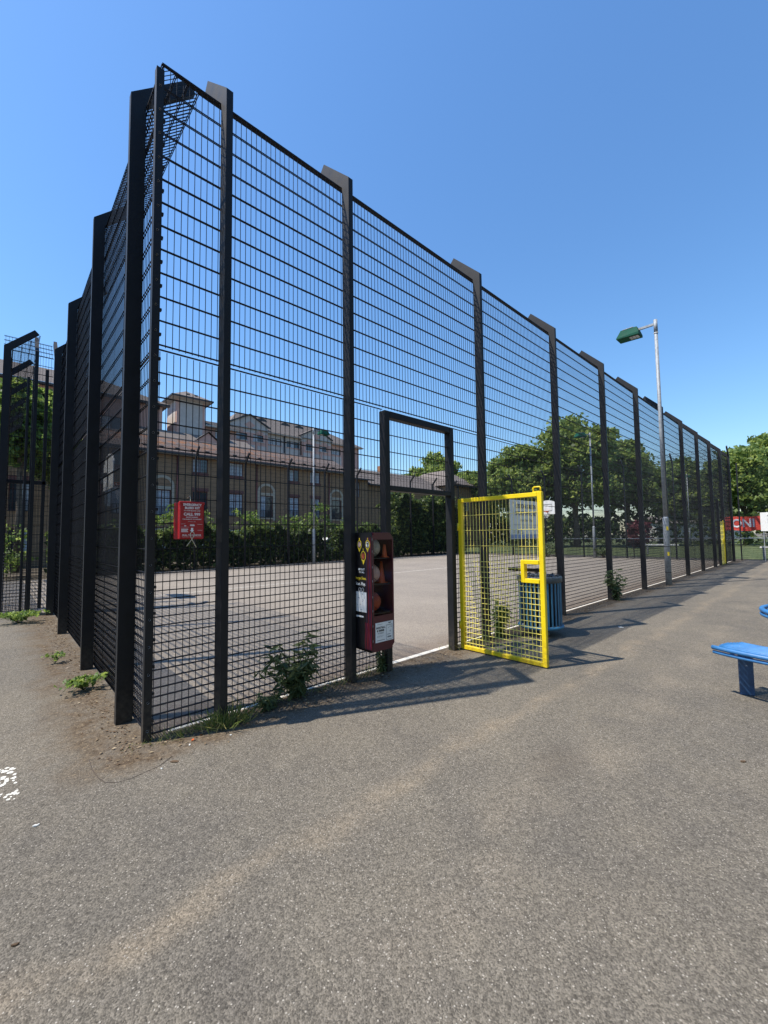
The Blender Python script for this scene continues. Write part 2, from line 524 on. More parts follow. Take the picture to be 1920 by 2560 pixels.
def upper_panel_mesh(w):
    b = MB()
    n = max(2, round(w / .05)); ys = .135
    for i in range(n):
        x = (i + .27) * w / n
        b.wire((x, ys, 3.04), (x, ys, 5.43), .0033)
    for k in range(13):
        z = 3.055 + .1975 * k
        for dy in (-.007, .007):
            b.wire((0, ys + dy, z), (w, ys + dy, z), .0046)
    return b.mesh('upper_mesh_panel', M_['wire'])

def crank_panel_mesh(w, mitre0=False, mitre1=False, L=.60):
    b = MB()
    n = max(2, round(w / .05)); c = math.sqrt(.5)
    def P(x, s, dn=0): return (x, .135 + s * c + dn * c, 5.43 + s * c - dn * c)
    for i in range(n):
        x = (i + .5) * w / n
        s = L
        if mitre0: s = min(s, x / c)
        if mitre1: s = min(s, (w - x) / c)
        if s > .02: b.wire(P(x, 0), P(x, s), .0033)
    for s in (.0, .2, .4, .6):
        for dn in (-.007, .007):
            b.wire(P(s * c if mitre0 else 0, s, dn), P(w - s * c if mitre1 else w, s, dn), .0046)
    return b.mesh('cranked_mesh_panel', M_['wire'])

_cache = {}
def cached(kind, fn, *a):
    k = (kind,) + tuple(round(x, 3) if isinstance(x, float) else x for x in a)
    if k not in _cache: _cache[k] = fn(*a)
    return _cache[k]

def fence_wall(root, posts, x0, x1, lower=True, skip_lower=(), mitre=(True, True), no_end_post=True):
    """posts: local x of each post; mesh spans x0..x1 in bays between posts"""
    for x in posts:
        place('post', POST, root, (x, 0, 0))
    cuts = [x0] + [x for x in posts if x0 + .05 < x < x1 - .05] + [x1]
    for i in range(len(cuts) - 1):
        a, bq = cuts[i], cuts[i + 1]; w = bq - a
        if i not in skip_lower and lower:
            place('mesh_panel', cached('lo', lower_panel_mesh, w), root, (a, 0, 0))
        place('upper_mesh_panel', cached('up', upper_panel_mesh, w), root, (a, 0, 0))
        m0 = mitre[0] and i == 0; m1 = mitre[1] and i == len(cuts) - 2
        place('cranked_mesh_panel', cached('cr', crank_panel_mesh, w, m0, m1), root, (a, 0, 0))
    return cuts

SP = 2.5055
# ---- front fence
front = empty('mesh_fence', (0, 0, 0), 0,
              'tall black welded mesh front fence with cranked posts, red box, sign and gateway', 'fence')
fposts = [-1.3575 - .03] + [SP * i - .03 for i in range(0, 11)]
cuts = fence_wall(front, fposts, -1.90, 25.03, skip_lower=(2,))
# bay with the gateway: mesh left and right of it
GL0, GL1, GR0, GR1 = .446, .526, 1.645, 1.725
place('mesh_panel', lower_panel_mesh(GL1 + .03), front, (-.03, 0, 0))
place('mesh_panel', lower_panel_mesh(SP - .03 - GR0 - .06), front, (GR0 + .06, 0, 0))
gm = MB(); w = GR0 - GL1
for i in range(round(w / .05)):
    x = GL1 + (i + .5) * w / round(w / .05)
    gm.wire((x, .06, 2.09), (x, .06, 2.90), .003)
for z in (2.3, 2.5, 2.7):
    for dy in (-.007, .007): gm.wire((GL1, .06 + dy, z), (GR0, .06 + dy, z), .004)
gm.build('gateway_mesh_panel', M_['wire'], front, fix=False)
MB().cbox(GL0, GL1, .0, .10, 0, 2.965).build('gate_post', M_['steel'], front)
MB().cbox(GR0, GR1, .0, .10, 0, 2.965).build('gate_post', M_['steel'], front)
MB().cbox(GL1, GR0, .003, .097, 2.89, 2.967).build('gate_head_rail', M_['steel'], front)
MB().cbox(GL1, GR0, .003, .097, 2.035, 2.095).build('gate_cross_rail', M_['steel'], front)
# corner angle with bolts
b = MB()
b.box(-1.945, -1.893, .108, .114, 0, 5.36).box(-1.945, -1.939, .114, .165, 0, 5.36)
b.box(-1.893, -1.886, .114, .150, 0, 5.36)
b.build('corner_angle', M_['steel'], front)
bm_ = MB()
bm_.lathe((0, 0, 0), [(0, -.006), (.007, -.005), (.009, 0), (.009, .002)], 8)
bolt = bm_.mesh('bolt', M_['bolt'])
for k in range(26):
    place('bolt', bolt, front, (-1.917, .107, .08 + .205 * k), (R(90), 0, 0))
b = MB()
for k in range(26): b.box(-1.893, -1.870, .122, .150, .13 + .2 * k, .15 + .2 * k)
b.build('clamp_strip', M_['steel'], front)

# ---- left fence and its goal recess
left = empty('mesh_fence', (-2.03, 17.5, 0), R(-90),
             'tall black mesh fence running back from the near corner on the left', 'fence')
lp = [17.5 - q for q in (.63, 2.58, 5.11, 7.40)]
fence_wall(left, lp, 17.5 - 7.70, 17.5 - .14)
rec = empty('goal_recess', (-2.81, 7.72, 0), 0,
            'black mesh goal recess jutting out beyond the left fence', 'fence')
fence_wall(rec, [.52, .84], 0.0, .80, mitre=(False, False))
for dx in (.40,): MB().cbox(dx - .02, dx + .02, .02, .10, 0, 4.9).build('inner_post', M_['steel'], rec)
RW = 1.93
for k in range(6):
    place('post', POST, rec, (0, .12 + RW * k, 0), (0, 0, R(-90)))
for k in range(5):
    yy = .10 + RW * (k + 1)
    place('mesh_panel', cached('lo', lower_panel_mesh, RW), rec, (0, yy, 0), (0, 0, R(-90)))
    place('upper_mesh_panel', cached('up', upper_panel_mesh, RW), rec, (0, yy, 0), (0, 0, R(-90)))
    place('cranked_mesh_panel', cached('cr', crank_panel_mesh, RW, False, False), rec, (0, yy, 0), (0, 0, R(-90)))
MB().cbox(.0, .80, .90, .97, 2.76, 2.84).build('transom', M_['steel'], rec)
for dx in (.50, .72): MB().cbox(dx, dx + .06, .90, .96, 0, 5.42).build('inner_post', M_['steel'], rec)
place('mesh_panel', cached('lo', lower_panel_mesh, .72), rec, (.02, .80, 0))
MB().cbox(.0, .08, .1, 9.7, 2.76, 2.83).build('transom', M_['steel'], rec)

# ---- back fence and end fence
back = empty('mesh_fence', (25.03, 17.5, 0), R(180),
             'tall black mesh fence along the far side of the court, against the hedge', 'fence')
bposts = [25.03 - (4.16 + 2.52 * k) for k in range(8, -3, -1)]
fence_wall(back, [p for p in bposts if 0 <= p <= 27.05], 0, 27.75)
endf = empty('mesh_fence', (25.03, 0, 0), R(90),
             'tall black mesh fence closing the far right end of the court', 'fence')
fence_wall(endf, [.03] + [2.5 * k for k in range(1, 7)] + [17.4], .1, 17.45)

# ------------------------------------------------------------------ the yellow gates
def make_gate(label):
    g = empty('gate', (1.80, 0, 0), 0, label, 'gate')
    # leaf hangs along -Y from the hinge, face towards -X
    W, H = 1.19, 2.0
    t0, t1 = -.025, .025
    MB().cbox(t0, t1, -.062, -.004, .012, H).build('stile', M_['yellow'], g)
    MB().cbox(t0, t1, -W, -W + .055, .012, H).build('stile', M_['yellow'], g)
    MB().cbox(t0, t1, -W + .055, -.062, H - .052, H - .001).build('rail', M_['yellow'], g)
    MB().cbox(t0, t1, -W + .055, -.062, .013, .062).build('rail', M_['yellow'], g)
    b = MB()
    y0, y1 = -W + .055, -.062
    n = 22
    for i in range(n):
        y = y0 + (i + .5) * (y1 - y0) / n
        if y < -.905: 
            b.wire((0, y, .06), (0, y, .945), .0028); b.wire((0, y, 1.21), (0, y, H - .05), .0028)
        else: b.wire((0, y, .06), (0, y, H - .05), .0028)
    for z in [.10 + .0667 * k for k in range(17)] + [1.37, 1.57, 1.77]:
        yl = -.905 if .94 < z < 1.21 else y0
        for dx in (-.006, .006): b.wire((dx, yl, z), (dx, y1, z), .0031)
    b.build('mesh_infill', M_['yelwire'], g, fix=False)
    b = MB()
    b.cbox(t0 - .012, t1 + .012, -.955, -.908, .945, 1.21)
    b.cbox(t0 - .012, t1 + .012, -1.135, -.955, 1.162, 1.21)
    b.cbox(t0 - .012, t1 + .012, -1.135, -.955, .945, .993)
    b.build('lock_box', M_['yellow'], g)
    MB().cbox(.03, .05, -1.16, -.70, 1.07, 1.11).build('slide_bolt', M_['darkblk'], g)
    b = MB()
    b.tube([(0, -1.17, 2.0), (0, -1.17, 2.05), (0, -1.16, 2.06), (0, -1.09, 2.06), (0, -1.08, 2.05), (0, -1.08, 2.0)], .009, 8)
    b.box(-.018, .018, -1.165, -1.085, 2.0, 2.012)
    b.build('catch_loop', M_['yellow'], g)
    for z in (.32, 1.62):
        MB().lathe((-.028, -.008, z), [(.001, -.05), (.016, -.05), (.016, .05), (.001, .05)], 12).build('hinge', M_['yellow'], g)
    return g
gate = make_gate('bright yellow mesh gate standing open beside the gateway in the front fence')
gate.rotation_euler = (0, 0, 0)
g2 = copy_tree(gate)
g2.location = (21.27, 0.05, 0)
g2.rotation_euler = (0, 0, R(90))
g2['label'] = 'distant yellow mesh gate standing ajar near the far end of the front fence'
# gateway posts for the far gate
for x in (21.16,):
    MB().cbox(x, x + .08, .0, .10, 0, 2.965).build('gate_post', M_['steel'], front)

# ------------------------------------------------------------------ text
_texts = []
def text(body, size, loc, facing, mat, parent=None, name='lettering', align='CENTER', bold=0.0, sx=1.0, rz=None):
    cu = bpy.data.curves.new(name, 'FONT')
    cu.body = body; cu.size = size; cu.align_x = align; cu.align_y = 'CENTER'
    cu.extrude = .0006; cu.offset = bold; cu.resolution_u = 3
    cu.materials.append(mat)
    o = bpy.data.objects.new(name, cu)
    COL.objects.link(o)
    o.location = loc
    o.rotation_euler = (R(90), 0, {'-y': 0, '-x': R(-90)}[facing] if rz is None else rz)
    o.scale = (sx, 1, 1)
    if parent: o.parent = parent
    _texts.append(o)
    return o
def flush_texts():
    dg = bpy.context.evaluated_depsgraph_get()
    for o in _texts:
        me = bpy.data.meshes.new_from_object(o.evaluated_get(dg))
        n = place(o.name.split('.')[0], me, o.parent, o.location.copy(), o.rotation_euler.copy())
        n.scale = o.scale.copy()
        for k in o.keys():
            if k in ('label', 'category', 'group', 'kind'): n[k] = o[k]
    for o in list(_texts):
        nm = o.name
        bpy.data.objects.remove(o, do_unlink=True)
    _texts.clear()

# ------------------------------------------------------------------ ball locker by the gateway
lock = empty('ball_locker', (0.01, 0, .345), 0,
             'maroon ball sharing locker with clear door, hung beside the gateway post', 'locker')
lx0, lx1, ly0, ly1, lz = 0.0, .302, -.25, .105, 1.205
b = MB()
# shell: back, left side, right side, floor, rounded top
b.box(lx0, lx1, ly1 - .006, ly1, 0, lz)
b.box(lx1 - .006, lx1, ly0 + .02, ly1 - .006, .02, lz - .03)
b.box(lx0, lx1 - .006, ly0 + .02, ly1 - .006, .0, .012)
b.build('carcass', M_['maroon'], lock)
b = MB()
side = [(ly1 - .006, 0), (ly0 + .03, -.01), (ly0, .0), (ly0, lz - .035), (ly0 + .012, lz - .012), (ly0 + .035, lz), (ly1 - .006, lz)]
b.prism(side, 'x', lx0, lx0 + .006)
b.build('side_panel', M_['darkblk'], lock)
b = MB()
b.prism([(lx0 + .006, lz - .012), (lx1 - .045, lz - .012), (lx1, lz - .055), (lx1, lz - .043), (lx1 - .040, lz), (lx0 + .006, lz)], 'y', ly0 + .035, ly1 - .006)
b.build('top_panel', M_['purple'], lock)
# front: lower solid door panel, frame round the clear door
b = MB()
b.prism([(lx0 + .006, 0), (lx1 - .05, .0), (lx1, .055), (lx1, .355), (lx0 + .006, .355)], 'y', ly0, ly0 + .008)
b.build('lower_panel', M_['maroon'], lock)
b = MB()
b.box(lx0 + .006, lx0 + .022, ly0, ly0 + .012, .357, lz - .03)
b.box(lx1 - .016, lx1, ly0, ly0 + .012, .357, lz - .05)
b.prism([(lx0 + .022, lz - .075), (lx1 - .016, lz - .075), (lx1 - .016, lz - .04), (lx1 - .05, lz - .004), (lx0 + .022, lz - .004)], 'y', ly0, ly0 + .012)
b.build('door_frame', M_['maroon'], lock)
cm = NT('clear_door'); cm.base((.75, .72, .72, 1)); cm.rough(.08)
gl = cm.n.new('ShaderNodeBsdfGlossy'); gl.inputs['Roughness'].default_value = .06
trn = cm.n.new('ShaderNodeBsdfTransparent'); trn.inputs[0].default_value = (.90, .88, .87, 1)
mxs = cm.n.new('ShaderNodeMixShader'); mxs.inputs[0].default_value = .012
cm.t.links.new(trn.outputs[0], mxs.inputs[1]); cm.t.links.new(gl.outputs[0], mxs.inputs[2])
cm.t.links.new(mxs.outputs[0], cm.out.inputs[0])
MB().box(lx0 + .022, lx1 - .016, ly0 + .002, ly0 + .006, .357, lz - .075).build('door_pane', cm.m, lock)
for z in (.365, .66, .93):
    MB().box(lx0 + .008, lx1 - .008, ly0 + .03, ly1 - .008, z, z + .010).build('shelf', M_['darkblk'], lock)
b = MB()
for z in (.10, .25, .40, .54, .70, .84, 1.0, 1.12):
    b.box(lx0 + .001, lx0 + .006, ly0 - .002, ly0 + .004, z, z + .022)
b.build('hinge_clip', M_['galv'], lock)
# side graphics (flat print)
def sidebox(y0, y1, z0, z1, mat, nm, off=.0015):
    return MB().box(lx0 - off, lx0 - .0002, y0, y1, z0, z1).build(nm, mat, lock)
for i, (yy, ww, m) in enumerate(((-.240, .016, 'redstripe'), (-.216, .012, 'purple'), (-.196, .014, 'redstripe'), (-.165, .008, 'purple'))):
    sidebox(yy, yy + ww, .02, lz - .05, M_[m], 'stripe', .0010)
for yy in (-.235, -.205, -.178, -.150):
    b = MB()
    pts = []
    for k in range(9):
        zz = .02 + .033 * k; pts.append((yy + .006 * math.sin(k * .8), zz))
    for k in range(8):
        (a0, z0), (a1, z1) = pts[k], pts[k + 1]
        b.add([(lx0 - .0020, a0, z0), (lx0 - .0020, a0 + .014, z0), (lx0 - .0020, a1 + .014, z1), (lx0 - .0020, a1, z1)], [(0, 1, 2, 3)])
    b.build('stripe', M_['redstripe'], lock, fix=False)
def pin_badge(yc, zc, s, col, inner):
    # map pin shaped badge: ring with point below and loop on top
    b = MB(); n = 20; o = -.0028
    outl = []
    for k in range(n + 1):
        a = R(-35) + R(250) * k / n
        outl.append((yc + s * .8 * math.cos(a), zc + s * math.sin(a)))
    outl.append((yc, zc - s * 1.75))
    b.prism([(p[0], p[1]) for p in outl], 'x', lx0 + o, lx0 + o + .001)
    b.box(lx0 + o, lx0 + o + .001, yc - s * .14, yc + s * .14, zc + s, zc + s * 1.5)
    e = b.build('pin_badge', M_['yelprint'], lock)
    def disc(rad, mat, off, nm):
        MB().prism([(yc + rad * .8 * math.cos(2 * PI * k / 18), zc + rad * math.sin(2 * PI * k / 18)) for k in range(18)], 'x', lx0 + off, lx0 + off + .0006).build(nm, mat, e)
    disc(s * .80, M_['blackprint'], -.0036, 'badge_ring')
    disc(s * .62, inner, -.0044, 'badge_picture')
pin_badge(-.185, 1.425 - .345, .046, None, M_['whiteprint'])
pin_badge(-.115, 1.307 - .345, .052, None, M_['basketball'])
pin_badge(-.055, 1.425 - .345, .046, None, M_['peach_ball'])
for (y_, z_) in ((-.178, 1.09), (-.192, 1.088), (-.186, 1.066)):
    MB().prism([(y_ + .008 * math.cos(k), z_ + .011 * math.sin(k)) for k in [i * PI / 4 for i in range(8)]], 'x', lx0 - .0052, lx0 - .0046).build('badge_patch', M_['blackprint'], lock)
text('PLAY', .030, (lx0 - .001, -.098, .822), '-x', M_['whiteprint'], lock, bold=.0008)
b = MB(); b.prism([(-.045 + .013 * math.cos(k * PI / 5), .822 + .013 * math.sin(k * PI / 5)) for k in range(10)], 'x', lx0 - .0015, lx0 - .0005)
b.build('print_mark', M_['whiteprint'], lock)
text('FOR ALL', .022, (lx0 - .001, -.085, .792), '-x', M_['whiteprint'], lock, bold=.0006)
text('Always Free.', .042, (lx0 - .001, -.060, .730), '-x', M_['yelprint'], lock, bold=.0012, sx=.9)
text('Scan. Play.', .044, (lx0 - .001, -.065, .672), '-x', M_['whiteprint'], lock, bold=.0012, sx=.9)
sidebox(-.160, .095, .385, .590, M_['whiteprint'], 'scan_card', .002)
b = MB()
random.seed(3)
for k in range(16):
    y_ = -.15 + .2 * random.random(); z_ = .40 + .17 * random.random()
    b.box(lx0 - .0028, lx0 - .0021, y_, y_ + random.uniform(.008, .03), z_, z_ + .004)
b.build('card_print', M_['greyprint'], lock)
for yy in (-.10, -.055):
    b = MB(); b.tube([(lx0 - .003, yy + .017 * math.cos(a), .612 + .02 * math.sin(a)) for a in [2 * PI * k / 14 for k in range(15)]], .0022, 5)
    b.build('print_mark', M_['whiteprint'], lock)
sidebox(-.108, .01, .330, .346, M_['whiteprint'], 'print_mark', .002)
# notice on the lower front
MB().box(.036, .285, ly0 - .002, ly0 - .0003, .088, .285).build('notice', M_['whiteprint'], lock)
yn = ly0 - .0028
text('BASKETBALL', .027, (.045, yn, .232), '-y', M_['blackprint'], lock, align='LEFT', bold=.0004, sx=.82)
text('& TENNIS', .027, (.055, yn, .203), '-y', M_['blackprint'], lock, align='LEFT', bold=.0010, sx=.85)
text('STUDENT', .021, (.068, yn, .177), '-y', M_['greyprint'], lock, align='LEFT', sx=.9)
text('PLAY', .017, (.235, yn, .268), '-y', M_['blackprint'], lock, bold=.0008)
b = MB(); b.box(.055, .15, yn - .0002, yn + .0006, .150, .152).box(.055, .13, yn - .0002, yn + .0006, .141, .143).box(.055, .16, yn - .0002, yn + .0006, .104, .110)
b.box(.060, .13, yn - .0002, yn + .0006, .265, .268)
b.build('notice_print', M_['greyprint'], lock)
b = MB()
px0, px1, pz0, pz1 = .182, .272, .098, .250
b.box(px0, px1, yn - .0002, yn + .0006, pz1 - .006, pz1).box(px0, px1, yn - .0002, yn + .0006, pz0, pz0 + .004)
b.box(px0, px0 + .004, yn - .0002, yn + .0006, pz0 + .004, pz1 - .006).box(px1 - .004, px1, yn - .0002, yn + .0006, pz0 + .004, pz1 - .006)
b.box(px0 + .014, px1 - .03, yn - .0002, yn + .0006, .148, .155).box(px0 + .018, px1 - .02, yn - .0002, yn + .0006, .118, .134)
for k in range(9):
    y_ = random.uniform(px0 + .01, px1 - .02); z_ = random.uniform(.165, .232)
    b.box(y_, y_ + random.uniform(.004, .016), yn - .0002, yn + .0006, z_, z_ + .004)
b.build('notice_picture', M_['greyprint'], lock)

def sphere(name, c, rad, mat, label, seam=None, squash=1.0):
    b = MB()
    prof = [(max(.0005, rad * math.sin(PI * k / 14)), -rad * squash * math.cos(PI * k / 14)) for k in range(15)]
    b.lathe((0, 0, 0), prof, 24)
    o = b.build(name, mat, None, c, (R(20), R(15), 0))
    tag(o, label, 'ball')
    s = MB()
    s.ring((0, 0, 0), rad * 1.0, .0022, 32, 5)
    s.build('seam', seam or M_['blackprint'], o, None, (R(80), 0, R(30)))
    s = MB(); s.ring((0, 0, 0), rad * 1.0, .0022, 32, 5)
    s.build('seam', seam or M_['blackprint'], o, None, (R(10), R(20), 0))
    return o
sphere('football', (.120, -.10, 1.285 + .105), .105, M_['skin_ball'], 'scuffed grey ball on the top shelf inside the locker')
sphere('netball', (.115, -.10, 1.015 + .103), .103, M_['peach_ball'], 'pale peach ball on the middle shelf inside the locker', squash=1.0)
sphere('basketball', (.120, -.10, .72 + .105), .105, M_['basketball'], 'orange basketball on the bottom shelf inside the locker')
def cone(c, h, label, r0=.05):
    t = empty('marker_cone', c, 0, label, 'cone', 'orange marker cones in the locker')
    MB().lathe((0, 0, .006), [(r0 * .62, 0), (.012, h), (.001, h + .001)], 16).build('cone_body', M_['orange'], t)
    MB().cbox(-r0 * .7, r0 * .7, -r0 * .7, r0 * .7, 0, .008, .002).build('cone_foot', M_['orange'], t)
cone((.243, -.185, 1.285), .13, 'orange marker cone beside the grey ball in the locker')
cone((.235, -.14, 1.015), .22, 'taller orange marker cone behind the peach ball in the locker', .07)

# ------------------------------------------------------------------ red emergency box
box = empty('bleed_kit_box', (-1.755, -.02, 1.505), 0, 'red emergency bleed kit box hanging on the front fence mesh', 'box')
bw, bh = .185, .29
b = MB(); b.cbox(0, bw, 0, .145, 0, bh, .006); b.build('case', M_['red'], box)
MB().cbox(-.002, bw + .002, -.006, .02, bh - .02, bh + .004, .003).build('lid', M_['red'], box)
fy = -.0068
def bt(body, size, z, x=bw / 2, bold=.0004, sx=1.0, mat=None): return text(body, size, (x, fy, z), '-y', mat or M_['pinkprint'], box, bold=bold, sx=sx)
bt('EMERGENCY', .0245, .268, bold=.0012, sx=.98); bt('BLEED KIT', .0245, .243, bold=.0012)
fy = -.0012
bt('TO STOP BLOOD LOSS', .0125, .222, bold=.0004, sx=.95)
bt('CALL 999', .030, .194, bold=.0014)
bt('REPORT INCIDENT', .0105, .171); bt('TAKE BLEED KIT TO INCIDENT', .0105, .155, sx=.98)
bt('Pull strap to open', .008, .137, bold=0)
bt('PULL TO REMOVE', .0175, .030, bold=.0006)
b = MB()
b.box(.02, bw - .02, fy, fy + .0008, .0165, .0178)
b.box(.012, .045, fy, fy + .0008, .118, .1195).box(.012, .07, fy, fy + .0008, .093, .0945).box(.036, .05, fy, fy + .0008, .100, .107)
b.box(.014, .065, fy, fy + .0008, .073, .081).box(.014, .060, fy, fy + .0008, .064, .070).box(.014, .065, fy, fy + .0008, .055, .061)
b.box(.078, .112, fy, fy + .0008, .102, .112).box(.08, .11, fy, fy + .0008, .114, .1165)
b.box(.134, .172, fy, fy + .0008, .1145, .1165).box(.136, .172, fy, fy + .0008, .068, .070)
b.build('small_print', M_['pinkprint'], box)
b = MB(); b.box(.086, .102, fy, fy + .0008, .070, .088)
b.prism([(.078, .070), (.110, .070), (.094, .052)], 'y', fy, fy + .0008)
b.build('arrow', M_['whiteprint'], box)
strap = MB()
lp_ = [(.055, .0, -.055), (.085, -.01, -.01), (.108, -.012, .03), (.104, -.012, .052), (.09, -.012, .058), (.078, -.012, .045), (.080, -.012, .02), (.100, -.012, -.02), (.125, -.008, -.065)]
pts = []
for i in range(len(lp_) - 1):
    for k in range(4):
        t_ = k / 4; pts.append(tuple(lp_[i][j] * (1 - t_) + lp_[i + 1][j] * t_ for j in range(3)))
pts.append(lp_[-1])
strap.tube(pts, .0026, 6).build('pull_strap', M_['straw'], box)
MB().tube([(.08, 0, .29), (.078, -.004, .305), (.085, .02, .325), (.092, .06, .345), (.088, .1, .33)], .002, 5).build('cable_tie', M_['straw'], box)

# ------------------------------------------------------------------ sign on the fence
sgn = empty('notice_sign', (3.285, .10, 1.435), 0, 'white sports pitches opening times sign fixed to mesh behind yellow gate', 'sign')
wv = MB()
nx = 12
for i in range(nx):
    x0_, x1_ = 1.0 * i / nx, 1.0 * (i + 1) / nx
    e0 = .006 * math.sin(i * 1.3); e1 = .006 * math.sin((i + 1) * 1.3)
    wv.add([(x0_, e0, 0), (x1_, e1, 0), (x1_, e1, .65), (x0_, e0, .65), (x0_, e0 + .006, 0), (x1_, e1 + .006, 0), (x1_, e1 + .006, .65), (x0_, e0 + .006, .65)],
           [(0, 1, 2, 3), (7, 6, 5, 4), (0, 4, 5, 1), (3, 2, 6, 7)])
wv.build('sheet', M_['white'], sgn)
MB().box(.02, .98, -.0108, -.0094, .01, .075).build('blue_band', paint('pale_blue_print', (.25, .33, .55), .6), sgn)
text('LISSON GREEN', .105, (.53, -.0094, .545), '-y', M_['blackprint'], sgn, sx=.98)
text('SPORTS PITCHES', .100, (.53, -.0094, .425), '-y', M_['blackprint'], sgn, sx=.95)
text('Open 8am - 9pm', .07, (.53, -.0094, .315), '-y', M_['greyprint'], sgn, sx=.9)
b = MB(); b.box(.1, .95, -.0104, -.0094, .232, .238).box(.3, .9, -.0104, -.0094, .195, .200)
b.box(.08, .15, -.0104, -.0094, .13, .14).box(.08, .15, -.0104, -.0094, .105, .11).box(.22, .27, -.0104, -.0094, .09, .15).box(.33, .37, -.0104, -.0094, .12, .155).box(.32, .40, -.0104, -.0094, .09, .105)
b.box(.09, .13, -.0104, -.0094, .58, .605)
b.build('small_print', M_['greyprint'], sgn)

# ------------------------------------------------------------------ litter bin
bin_ = empty('litter_bin', (3.30, -.36, 0), 0, 'blue slatted round litter bin behind the yellow gate', 'bin')
rb = .30
slat = MB().cbox(-.006, .006, -.014, .014, .15, .80, .003).mesh('slat', M_['bluebin'])
for k in range(30):
    a = 2 * PI * k / 30
    place('slat', slat, bin_, (rb * math.cos(a), rb * math.sin(a), 0), (0, 0, a))
MB().ring((0, 0, .14), rb + .008, .024, 40, 8).build('bottom_ring', M_['bluebin'], bin_)
b = MB(); b.lathe((0, 0, 0), [(rb + .006, .79), (rb + .024, .80), (rb + .026, .86), (rb + .010, .885), (rb - .05, .885), (rb - .06, .85), (rb - .06, .80)], 40)
b.build('top_rim', M_['lidrim'], bin_)
MB().lathe((0, 0, 0), [(.001, .16), (rb - .03, .16), (rb - .03, .84)], 32).build('liner', M_['liner'], bin_)
MB().lathe((0, 0, 0), [(.001, .0), (.13, .0), (.13, .015), (.05, .02), (.05, .155), (.001, .155)], 20).build('pedestal', M_['lidrim'], bin_)
sk = MB()
random.seed(12)
for k in range(14):
    a = 2 * PI * k / 14
    sk.tube([((rb - .045) * math.cos(a), (rb - .045) * math.sin(a), .84), ((rb - .03) * math.cos(a + .1), (rb - .03) * math.sin(a + .1), .895 + random.uniform(0, .02)), ((rb - .0) * math.cos(a + .2), (rb - .0) * math.sin(a + .2), .885)], .012, 5)
sk.build('bag_edge', M_['liner'], bin_)

# ------------------------------------------------------------------ flood lights
def lamp(loc, rz, label, H=7.87):
    t = empty('flood_light', loc, rz, label, 'lamp post', 'galvanised flood light columns')
    MB().tube([(0, 0, 0), (0, 0, 1.92), (0, 0, 1.97)], [.078, .076, .058], 16).build('base_column', M_['galv'], t)
    MB().tube([(0, 0, 1.97), (0, 0, 4.5), (0, 0, H - .42)], [.055, .050, .046], 16).build('pole', M_['galv'], t)
    MB().tube([(0, 0, H - .40), (0, 0, H)], .052, 16).build('spigot_cap', M_['galv'], t)
    MB().ring((0, 0, H - .41), .050, .012, 20, 6).build('collar', M_['white'], t)
    MB().cbox(-.025, .025, .05, .50, H - .16, H - .09).build('arm', M_['galv'], t)
    # lamp head: sloped box with glass below
    b = MB()
    z0, z1 = H - .33, H - .05
    lo = [(-.21, .40, z0), (.21, .40, z0), (.21, 1.02, z0 + .02), (-.21, 1.02, z0 + .02)]
    hi = [(-.15, .46, z1 - .02), (.15, .46, z1 - .02), (.15, .90, z1), (-.15, .90, z1)]
    mid = [(-.21, .40, z0 + .07), (.21, .40, z0 + .07), (.21, 1.02, z0 + .05), (-.21, 1.02, z0 + .05)]
    b.add(lo + mid + hi, [(3, 2, 1, 0), (0, 1, 5, 4), (1, 2, 6, 5), (2, 3, 7, 6), (3, 0, 4, 7),
                          (4, 5, 9, 8), (5, 6, 10, 9), (6, 7, 11, 10), (7, 4, 8, 11), (8, 9, 10, 11)])
    hd = b.build('lamp_head', M_['green_metal'], t)
    b = MB()
    for k in range(3): b.box(-.12, .10, .44 + .085 * k, .515 + .085 * k, z0 - .006, z0 - .001)
    b.build('lamp_lens', M_['curtain'], hd)
    b = MB(); b.box(-.16, -.14, .55, .85, z1 - .01, z1 + .006).box(-.15, -.13, .62, .64, z1, z1 + .02).box(-.15, -.13, .72, .74, z1, z1 + .02)
    b.build('lid_clip', M_['galv'], hd)
    return t
la = lamp((11.43, -.165, 0), 0, 'tall galvanised lamp post with green head and yellow stickers outside front fence')
for z in (.85, 1.58):
    b = MB()
    aa = [R(196 + 5 * q) for q in range(10)]
    b.add([(.0800 * math.cos(a), .0800 * math.sin(a), z) for a in aa] + [(.0800 * math.cos(a), .0800 * math.sin(a), z + .11) for a in aa],
          [(q, q + 1, q + 11, q + 10) for q in range(9)])
    b.build('sticker', M_['yelprint'], la, fix=False)
for z in (.36, 1.10):
    MB().lathe((0, 0, z), [(.079, 0), (.0815, .003), (.0815, .015), (.079, .018)], 20).build('strap_band', M_['darkblk'], la)
sl = None
for (loc, rz, lab) in (((10.5, 16.8, 0), R(-90), 'lamp post at the far side of the court in front of brick houses'),
                       ((24.4, 6.64, 0), R(60), 'lamp post at the far end of the court in front of the trees'),
                       ((52.0, 7.0, 0), R(-90), 'most distant lamp post, seen small among the trees')):
    c = copy_tree(la); c.location = loc; c.rotation_euler = (0, 0, rz); c['label'] = lab
    for ch in list(c.children):
        if ch.name.startswith(('sticker', 'strap_band')): bpy.data.objects.remove(ch)

